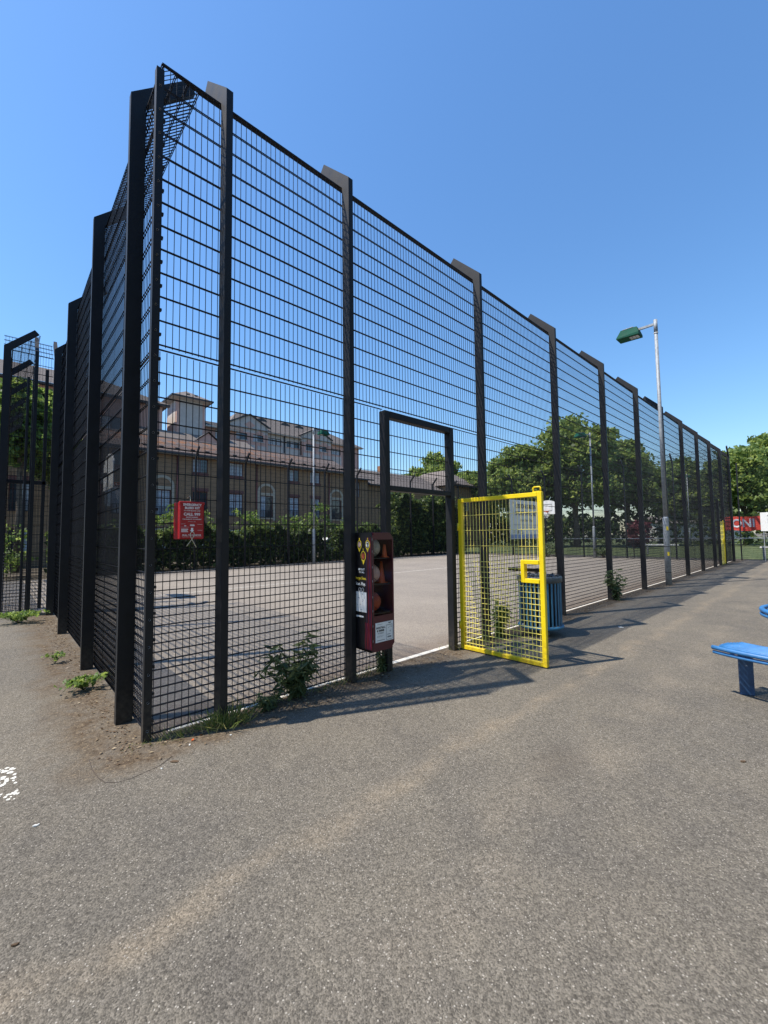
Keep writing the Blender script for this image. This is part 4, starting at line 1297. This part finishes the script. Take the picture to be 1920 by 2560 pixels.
# ------------------------------------------------------------------ basketball goals
def hoop(loc, rz, label, arch=True):
    t = empty('basketball_hoop', loc, rz, label, 'basketball hoop', 'basketball hoops on the court')
    b = MB(); pts = [(-.6, 2.78)]
    pts += [(.6, 2.78), (.6, 3.35)]
    pts += [(.6 * math.cos(a), 3.35 + .33 * math.sin(a)) for a in [PI * k / 12 for k in range(1, 12)]]
    pts += [(-.6, 3.35)]
    b.prism(pts, 'y', 0, .03); b.build('backboard', M_['white'], t)
    b = MB()
    for (x0_, x1_, z0_, z1_) in ((-.3, .3, 3.40, 3.43), (-.3, .3, 2.98, 3.01), (-.3, -.27, 3.01, 3.40), (.27, .3, 3.01, 3.40)): b.box(x0_, x1_, -.004, -.001, z0_, z1_)
    b.build('target_square', M_['blackprint'], t)
    o_ = MB().ring((0, -.32, 2.95), .225, .012, 24, 6).build('rim', M_['orange'], t)
    b = MB()
    for k in range(12):
        a = 2 * PI * k / 12
        for d in (.26, -.26): b.wire((.22 * math.cos(a), -.32 + .22 * math.sin(a), 2.95), (.13 * math.cos(a + d), -.32 + .13 * math.sin(a + d), 2.52), .004)
    b.build('net', M_['whiteprint'], t, fix=False)
    MB().box(-.06, .06, -.10, -.004, 2.90, 2.98).build('rim_bracket', M_['orange'], t)
    MB().tube([(0, 1.0, 0), (0, 1.0, 2.7), (0, .9, 3.0), (0, .05, 3.15)], .055, 10).build('column', M_['steel'], t)
    return t
hoop((23.0, 8.9, 0), R(-90), 'white arched basketball backboard with red rim at the far court end')
hoop((-.75, 9.0, 0), R(90), 'basketball hoop at the near left end of the court behind the dark fence')

# ------------------------------------------------------------------ foliage
def leaf_obj(name, P, size, mat, parent=None, seed=1, aspect=.62, flat=0.0, dirs=None, kind=None, sizes=None):
    rng = np.random.default_rng(seed)
    P = np.asarray(P, float); n = len(P)
    a = rng.normal(size=(n, 3)); 
    if dirs is not None: a = dirs
    a /= np.linalg.norm(a, axis=1, keepdims=True) + 1e-9
    b = rng.normal(size=(n, 3)); b[:, 2] *= (1 - flat)
    b -= a * (a * b).sum(1, keepdims=True); b /= np.linalg.norm(b, axis=1, keepdims=True) + 1e-9
    s = (size * rng.uniform(.4, 1.65, (n, 1))) if sizes is None else sizes
    nn = np.cross(a, b) * s * .18
    v = np.stack([P - a * s, P + b * s * aspect + nn, P + a * s, P - b * s * aspect + nn], 1).reshape(-1, 3)
    me = bpy.data.meshes.new(name)
    me.vertices.add(4 * n); me.vertices.foreach_set('co', v.ravel().astype(np.float32))
    me.loops.add(4 * n); me.loops.foreach_set('vertex_index', np.arange(4 * n, dtype=np.int32))
    me.polygons.add(n); me.polygons.foreach_set('loop_start', np.arange(0, 4 * n, 4, dtype=np.int32))
    me.polygons.foreach_set('loop_total', np.full(n, 4, np.int32))
    me.materials.append(mat); me.update(calc_edges=True)
    o = place(name, me, parent)
    if kind: o['kind'] = kind
    return o

def crown_points(rng, c, rad, nclump, per, csize):
    """clumps spread through the outer shell of a lumpy ellipsoid"""
    d = rng.normal(size=(nclump, 3)); d /= np.linalg.norm(d, axis=1, keepdims=True)
    lump = 1 + .18 * np.sin(d[:, 0] * 5 + c[0]) * np.cos(d[:, 1] * 4 + c[1]) + .14 * np.sin(d[:, 2] * 7 + d[:, 0] * 6)
    r = rng.uniform(.45, 1.0, nclump) ** .55 * lump
    cc = np.array(c) + d * r[:, None] * np.array(rad)
    off = np.clip(rng.normal(size=(nclump, per, 3)), -1.7, 1.7) * csize * rng.uniform(.7, 1.2, (nclump, 1, 1)) * np.array([1, 1, .6])
    return (cc[:, None] + off).reshape(-1, 3), cc

def tree(name, loc, h, r, label, mat=L_tree, group=None, seed=1, leaf=.20, nclump=330, per=36, trunk_h=None):
    rng = np.random.default_rng(seed)
    t = empty(name, loc, 0, label, 'tree', group)
    th = trunk_h or h * .25
    cz = (h + th) / 2
    parts = [((0, 0, cz), (r, r, (h - th) / 2))]
    P, CC = crown_points(rng, (0, 0, cz - .04 * h), (r * .72, r * .72, (h - th) / 2 * .74), int(nclump * .45), per, r * .11)
    for k in range(13):
        a = k * 2.4 + rng.uniform(-.4, .4); zz = rng.uniform(-.75, .95) if k else .98
        hr = math.sqrt(max(0, 1 - zz * zz))
        q = (math.cos(a) * hr * r * .66, math.sin(a) * hr * r * .66, cz + zz * (h - th) / 2 * .72)
        br = r * rng.uniform(.26, .42)
        P2, C2 = crown_points(rng, q, (br, br, br * .85), int(nclump * .075), per, br * .24)
        P = np.concatenate([P, P2]); CC = np.concatenate([CC, C2])
    P = P[P[:, 2] > th * .7]
    leaf_obj('crown', P, leaf, mat, t, seed)
    b = MB()
    r0 = max(.12, r * .055)
    b.tube([(0, 0, 0), (.05, 0, th * .6), (0, .1, th * 1.2), (.1, 0, cz)], [r0 * 1.3, r0, r0 * .8, r0 * .35], 10)
    for k in range(9):
        q = CC[rng.integers(len(CC))] * np.array([.8, .8, 1])
        s0 = (0, 0, th * rng.uniform(.75, 1.3))
        mid = ((q[0]) * .45, q[1] * .45, s0[2] + (q[2] - s0[2]) * .6)
        b.tube([s0, mid, tuple(q)], [r0 * .5, r0 * .32, r0 * .08], 6)
    b.build('trunk', M_['bark'], t)
    return t

W = W_
BEHIND = [(-15, -14, 13), (-6, -17, 14), (4, -16, 13), (14, -17, 14), (25, -16, 13)]  # unseen trees, added to block sky light and darken camera-facing surfaces
for i, (x, y, h) in enumerate(BEHIND):
    tree('plane_tree', (x, y, 0), h, 6.0, 'unseen plane tree added behind the camera to block sky light, %s' % ('far left', 'left', 'middle', 'right', 'far right')[i], L_tree, 'added shade trees behind the camera', 120 + i, .30, 380, 26)
TREES = [(.120, 62, 14.3, 4.6, 'round green tree behind the roof ridge, above the gateway', .22),
         (.215, 56, 10.2, 3.8, 'small broad tree right of the brick houses, lowest in the row', .2),
         (.330, 49, 12.0, 4.2, 'mid green tree left of the tallest plane tree', .2),
         (.463, 47, 14.4, 5.6, 'tallest plane tree behind the far court corner', .2),
         (.590, 49, 12.8, 4.6, 'plane tree showing between the lamp post and tallest tree', .2),
         (.700, 62, 12.4, 5.0, 'distant dark tree behind the lamp post column', .22),
         (.790, 60, 10.5, 4.4, 'low distant tree showing through the last fence bays', .22),
         (.868, 47, 11.2, 4.0, 'plane tree just right of the front fence end', .19),
         (.955, 50, 13.2, 5.2, 'big plane tree at the right edge above the banner', .2)]
for i, (px, D, h, r, lab, lf) in enumerate(TREES):
    tree('plane_tree', W(px, D), h, r, lab, L_tree, 'trees beyond the court', 20 + i, lf, nclump=int(300 + r * 25), per=38)
tree('leafy_tree', W(-.885, 19.5), 9.3, 1.9, 'taller leafy tree beyond the left fence in front of houses', L_light, None, 55, .12, 330, 40, 4.9)
tree('leafy_tree', W(-.80, 22.0), 8.0, 1.5, 'smaller lit tree beyond the left fence beside the taller one', L_tree, None, 56, .12, 240, 34, 4.2)

def hedge(name, x0, x1, y0, y1, h, n, leaf, mat, label, cat='hedge', seed=3, hv=.12, gap=(0, 0)):
    rng = np.random.default_rng(seed)
    x = rng.uniform(x0, x1, n); face = rng.uniform(0, 1, n)
    top = h * (1 + hv * np.sin(x * 1.7) + hv * .7 * np.sin(x * 4.3 + 1) + .3 * hv * np.sin(x * 11))
    z = rng.uniform(0.02, 1, n) ** .8 * top
    y = rng.uniform(y0, y1, n)
    f = face < .55
    y[f] = y0 + np.abs(rng.normal(0, .16, f.sum()))
    g = (face > .55) & (face < .8)
    z[g] = top[g] - np.abs(rng.normal(0, .12, g.sum()))
    keep = ~((x > gap[0]) & (x < gap[1]) & (z > .7))
    o = leaf_obj(name, np.stack([x, y, z], 1)[keep], leaf, mat, None, seed)
    tag(o, label, cat, kind='stuff')
    return o
hedge('hedge', -1.3, 18.5, 17.75, 19.3, 1.95, 22000, .10, L_dark, 'long clipped dark hedge behind the far court fence', seed=3, gap=(11.9, 12.9))
hedge('hedge', 18.3, 26.5, 17.8, 20.2, 4.1, 15000, .12, L_dark, 'tall overgrown ivy hedge at the far right court corner', seed=4, hv=.10)
hedge('shrubbery', 27, 100, 29, 33, 4.2, 9000, .24, L_dark, 'dark shrub belt under the trees beyond the court', 'shrubs', seed=5)
sh2 = hedge('shrubbery', -30, 40, 0, 4, 3.6, 9000, .22, L_dark, 'dark shrub belt beneath the plane trees at the far right', 'shrubs', seed=6)
sh2.location = (52, 12, 0); sh2.rotation_euler = (0, 0, R(-78))

def shrub(loc, h, r, label, mat, n, leaf, seed, name='shrub', group=None, cat='shrub'):
    rng = np.random.default_rng(seed)
    t = empty(name, loc, 0, label, cat, group)
    P, CC = crown_points(rng, (0, 0, h * .55), (r, r, h * .45), max(8, n // 22), 22, r * .2)
    P = P[P[:, 2] > .03]
    leaf_obj('foliage', P, leaf, mat, t, seed)
    b = MB()
    for k in range(7):
        q = CC[rng.integers(len(CC))]
        b.tube([(0.05 * k - .15, 0, 0), (q[0] * .5, q[1] * .5, q[2] * .6), tuple(q)], [.025, .016, .006], 5)
    b.build('stem', M_['bark'], t)
    return t
SHR = [(5.4, 19.8, 2.7, .8, 'grey green shrub behind the hedge below the arched window'),
       (9.5, 19.6, 2.6, .9, 'bright shrub behind the hedge right of the red box'),
       (10.6, 19.2, 3.3, .6, 'upright sapling behind hedge before the brick houses'),
       (12.2, 19.8, 3.0, .9, 'leafy shrub by the second arched window'),
       (14.6, 19.5, 2.5, .9, 'rounded yellow green bush mid hedge'),
       (16.6, 19.3, 2.5, 1.0, 'broad bright bush beside the far lamp post'),
       (1.5, 20.0, 2.6, 1.0, 'bush above the hedge behind the corner post'),
       (-5.2, 20.0, 2.9, 1.3, 'sunlit bush beyond left fence under house windows'),
       (3.6, 19.9, 2.9, .9, 'bush behind the hedge left of the red box'),
       (8.2, 20.4, 3.4, .8, 'tall pale sapling behind the hedge right of the first post'),
       (11.2, 19.6, 2.5, .8, 'low bright bush behind the hedge between two saplings'),
       (13.3, 20.3, 3.9, .7, 'tallest slender sapling before the second arched window'),
       (15.6, 20.3, 2.8, .8, 'pale bush just left of the far lamp post'),
       (-2.9, 19.2, 2.1, 1.2, 'sunlit bush seen through goal recess at the left edge'),
       (20.2, 19.2, 5.0, 1.3, 'tall climbing shrub on the ivy hedge, left one'),
       (23.4, 19.0, 4.8, 1.5, 'tall climbing shrub on the ivy hedge, right one')]
for i, (x, y, h, r, lab) in enumerate(SHR):
    shrub((x, y, 0), h, r, lab, L_light if i not in (0, 14, 15) else L_tree, int(700 * r * h / 2), .075 if h < 4 else .1, 70 + i, group='shrubs around the hedge')
shrub(W(.615, 41), 2.6, .9, 'purple leaved shrub under the trees beyond the court', L_purple, 1500, .13, 91)
for i, (x, y, h, r, lab) in enumerate(((24.3, 9.6, .8, .7, 'low weedy clump at the far court end by the lamp post'),
                                       (24.6, 6.2, 1.3, .45, 'taller weedy clump at the far court end by the lamp post'))):
    shrub((x, y, 0), h, r, lab, L_weed, 500, .06, 95 + i, 'weed_clump', 'weeds at the far court end', 'weed')

def buddleia(loc, h, nst, label, seed, spread=.35, leaf=.055, mat=L_weed):
    rng = np.random.default_rng(seed)
    t = empty('tall_weed', loc, 0, label, 'weed')
    b = MB(); P = []; Dv = []
    for k in range(nst):
        a = rng.uniform(0, 2 * PI); hh = h * rng.uniform(.45, 1.0); sp = spread * rng.uniform(.25, 1)
        pts = []
        for i in range(7):
            u = i / 6
            pts.append((sp * u ** 1.4 * math.cos(a) + .02 * math.cos(k), sp * u ** 1.4 * math.sin(a) * .55, hh * u * (1 - .12 * u)))
        b.tube(pts, [.006 - .0045 * i / 6 for i in range(7)], 5)
        for i in range(1, 7):
            for q in range(rng.integers(3, 6)):
                p = np.array(pts[i]) + rng.normal(0, .012, 3)
                ang = rng.uniform(0, 2 * PI)
                d = np.array([math.cos(ang), math.sin(ang), rng.uniform(-1.1, .15)])
                P.append(p + d * leaf * .8); Dv.append(d)
    b.build('stem', M_['stem'], t)
    leaf_obj('foliage', P, leaf, mat, t, seed, aspect=.21, dirs=np.array(Dv))
    return t
buddleia((-.66, .10, 0), .62, 22, 'bushy dark weed growing through the front fence near the locker', 5, .42, .055)
buddleia((-.98, .02, 0), .20, 9, 'small leafy weed at foot of bushy weed', 6, .2, .035)
buddleia((7.55, -.02, 0), .85, 12, 'climbing weed round a middle fence post', 7, .35, .07)
buddleia((2.75, .0, 0), .62, 14, 'leafy weed at the fence foot behind the yellow gate', 8, .22, .05, L_light)
buddleia((.40, .05, 0), .34, 9, 'thin weed at the foot of the left gate post', 9, .10, .03)
def sprawl(loc, r, n, label, seed, leaf=.03, mat=L_light, h=.12):
    rng = np.random.default_rng(seed)
    t = empty('ground_weed', loc, 0, label, 'weed')
    b = MB(); P = []
    for k in range(n):
        a = rng.uniform(0, 2 * PI); L = r * rng.uniform(.4, 1.0)
        pts = [(L * u * math.cos(a), L * u * math.sin(a) * .7, h * math.sin(u * 2.2) * rng.uniform(.5, 1) + .005) for u in (0, .3, .6, 1)]
        b.tube(pts, .0022, 4)
        for q in range(9):
            u = rng.uniform(.15, 1)
            P.append((L * u * math.cos(a) + rng.normal(0, .02), L * u * math.sin(a) * .7 + rng.normal(0, .02), h * math.sin(u * 2.2) * .8 + rng.uniform(0, .02) + .01))
    b.build('stem', M_['stem'], t)
    leaf_obj('foliage', P, leaf, mat, t, seed, aspect=.5)
sprawl((-2.10, 1.75, 0), .26, 26, 'green leafy weed sprawling at the left fence foot', 31, .026)
sprawl((-2.45, 6.75, 0), .55, 46, 'low green weed mat at the left edge by goal recess', 32, .035, h=.2)
sprawl((-2.22, 3.1, 0), .16, 9, 'tiny weed sprig beside the second left fence post', 33, .02)
def tuft(loc, n, h, label, seed, sx=.16, sy=.06):
    rng = np.random.default_rng(seed)
    P = np.stack([rng.normal(0, sx, n), rng.normal(0, sy, n), np.zeros(n)], 1)
    d = np.stack([rng.normal(0, .55, n), rng.normal(0, .5, n), rng.uniform(.4, 1, n)], 1)
    s = h * rng.uniform(.25, .55, (n, 1))
    dn = d / np.linalg.norm(d, axis=1, keepdims=True)
    o = leaf_obj('grass_tuft', P + dn * s + np.array([0, 0, -.005]), h, L_grass, None, seed, aspect=.045, dirs=dn, sizes=s)
    o.location = loc
    tag(o, label, 'grass', kind='stuff')
tuft((-1.36, -.03, 0), 330, .20, 'grass tuft at the foot of the first front fence post', 41, .10, .05)
tuft((-1.62, .05, 0), 240, .10, 'dry thin grass along the fence foot near the corner', 42, .20, .04)
tuft((-.20, .08, 0), 140, .10, 'thin grass at the foot of the locker post', 43, .25, .04)
tuft((.20, .10, 0), 160, .12, 'thin grass under the locker', 44, .22, .04)
tuft((2.1, .05, 0), 200, .14, 'grass behind the yellow gate', 45, .25, .06)

def debris(name, n, f, label, seed, mat):
    rng = np.random.default_rng(seed)
    P = f(rng, n)
    o = leaf_obj(name, P, .011, mat, None, seed, aspect=.55, flat=.9, dirs=np.stack([rng.normal(size=n), rng.normal(size=n), rng.normal(0, .18, n)], 1))
    tag(o, label, 'leaf litter', kind='stuff')
L_dry = leafmat('dry_debris', (.06, .035, .018), (.14, .09, .05), (.34, .27, .17), .1)
debris('leaf_debris', 1500, lambda r, n: np.stack([r.uniform(-1.95, 13, n) ** 1.0, .06 - np.abs(r.normal(0, .13, n)), r.uniform(.003, .010, n)], 1), 'brown leaf debris gathered along the front fence foot', 61, L_dry)
debris('leaf_debris', 800, lambda r, n: np.stack([-1.96 - np.abs(r.normal(0, .13, n)), r.uniform(-.1, 7.5, n), r.uniform(.003, .010, n)], 1), 'brown leaf debris gathered along the left fence foot', 62, L_dry)
# ------------------------------------------------------------------ litter and peeling paint
def bit(loc, s, mat, label, seed, name='litter', cat='litter'):
    rng = np.random.default_rng(seed)
    n = 7
    pts = [(s * rng.uniform(.5, 1.1) * math.cos(2 * PI * k / n), s * .55 * rng.uniform(.5, 1.1) * math.sin(2 * PI * k / n)) for k in range(n)]
    b = MB().prism(pts, 'z', .0, .0015)
    b.v = [(x, y, z + (.006 * abs(math.sin(x * 130)) if z > 0 else 0)) for x, y, z in b.v]
    o = b.build(name, mat, None, loc, (0, 0, rng.uniform(0, 3)))
    tag(o, label, cat)
bit((-1.66, -.10, .001), .019, M_['orange'], 'orange scrap of litter at the front fence foot', 1)
bit((-1.70, -.16, .001), .012, M_['paper'], 'white scrap of litter next to the orange scrap', 2)
bit((-1.94, -.36, .001), .010, M_['paper'], 'tiny white scrap on the asphalt near the fence corner', 3)
bit((-2.58, -.49, .001), .015, M_['paper'], 'white paper scrap at the left edge below peeling paint', 4)
bit((-1.42, -.22, .001), .010, M_['paper'], 'white scrap near the grass tuft', 6)
bit((4.6, -1.05, .001), .045, M_['paper'], 'small white scrap in the fence shadow past the yellow gate', 7)
bit((.86, -2.96, .001), .026, M_['dryleaf'], 'dark dry leaf on the asphalt below the bench', 8, 'dry_leaf', 'leaf')
bit((-2.68, -1.28, .001), .013, M_['dryleaf'], 'dark dry leaf at the lower left edge', 9, 'dry_leaf', 'leaf')
bit((-1.85, -.33, .001), .03, M_['dryleaf'], 'curled dry leaf below the fence corner', 10, 'dry_leaf', 'leaf')
rng = np.random.default_rng(17)
b = MB()
for k in range(80):
    cx, cy = rng.normal(-2.715, .042), rng.uniform(-.10, .38)
    if .02 < cy < .10: continue
    s = rng.uniform(.004, .017); n = 8
    pts = [(cx + s * rng.uniform(.5, 1.2) * math.cos(2 * PI * i / n), cy + s * 1.3 * rng.uniform(.5, 1.2) * math.sin(2 * PI * i / n)) for i in range(n)]
    z = .002 + .0002 * k / 46
    b.add([(p[0], p[1], z) for p in pts], [tuple(range(n))])
tag(b.build('peeling_marking', paint('dirty_white_marking', (.58, .56, .50), .8, var=.2, scale=30), fix=False), kind='structure')
cr = MB()
cp = [(-2.27, .11), (-2.275, -.05), (-2.265, -.18), (-2.24, -.28), (-2.19, -.33), (-2.11, -.345), (-2.02, -.325), (-1.94, -.31), (-1.84, -.235)]
for i in range(len(cp) - 1):
    (x0_, y0_), (x1_, y1_) = cp[i], cp[i + 1]
    dx, dy = x1_ - x0_, y1_ - y0_; L = math.hypot(dx, dy); nx_, ny_ = -dy / L * .0022, dx / L * .0022
    cr.add([(x0_ - nx_, y0_ - ny_, .0025), (x1_ - nx_, y1_ - ny_, .0025), (x1_ + nx_, y1_ + ny_, .0025), (x0_ + nx_, y0_ + ny_, .0025)], [(0, 1, 2, 3)])
tag(cr.build('ground_crack', paint('tar_joint', (.06, .045, .035), .9), fix=False), kind='structure')
flush_texts()
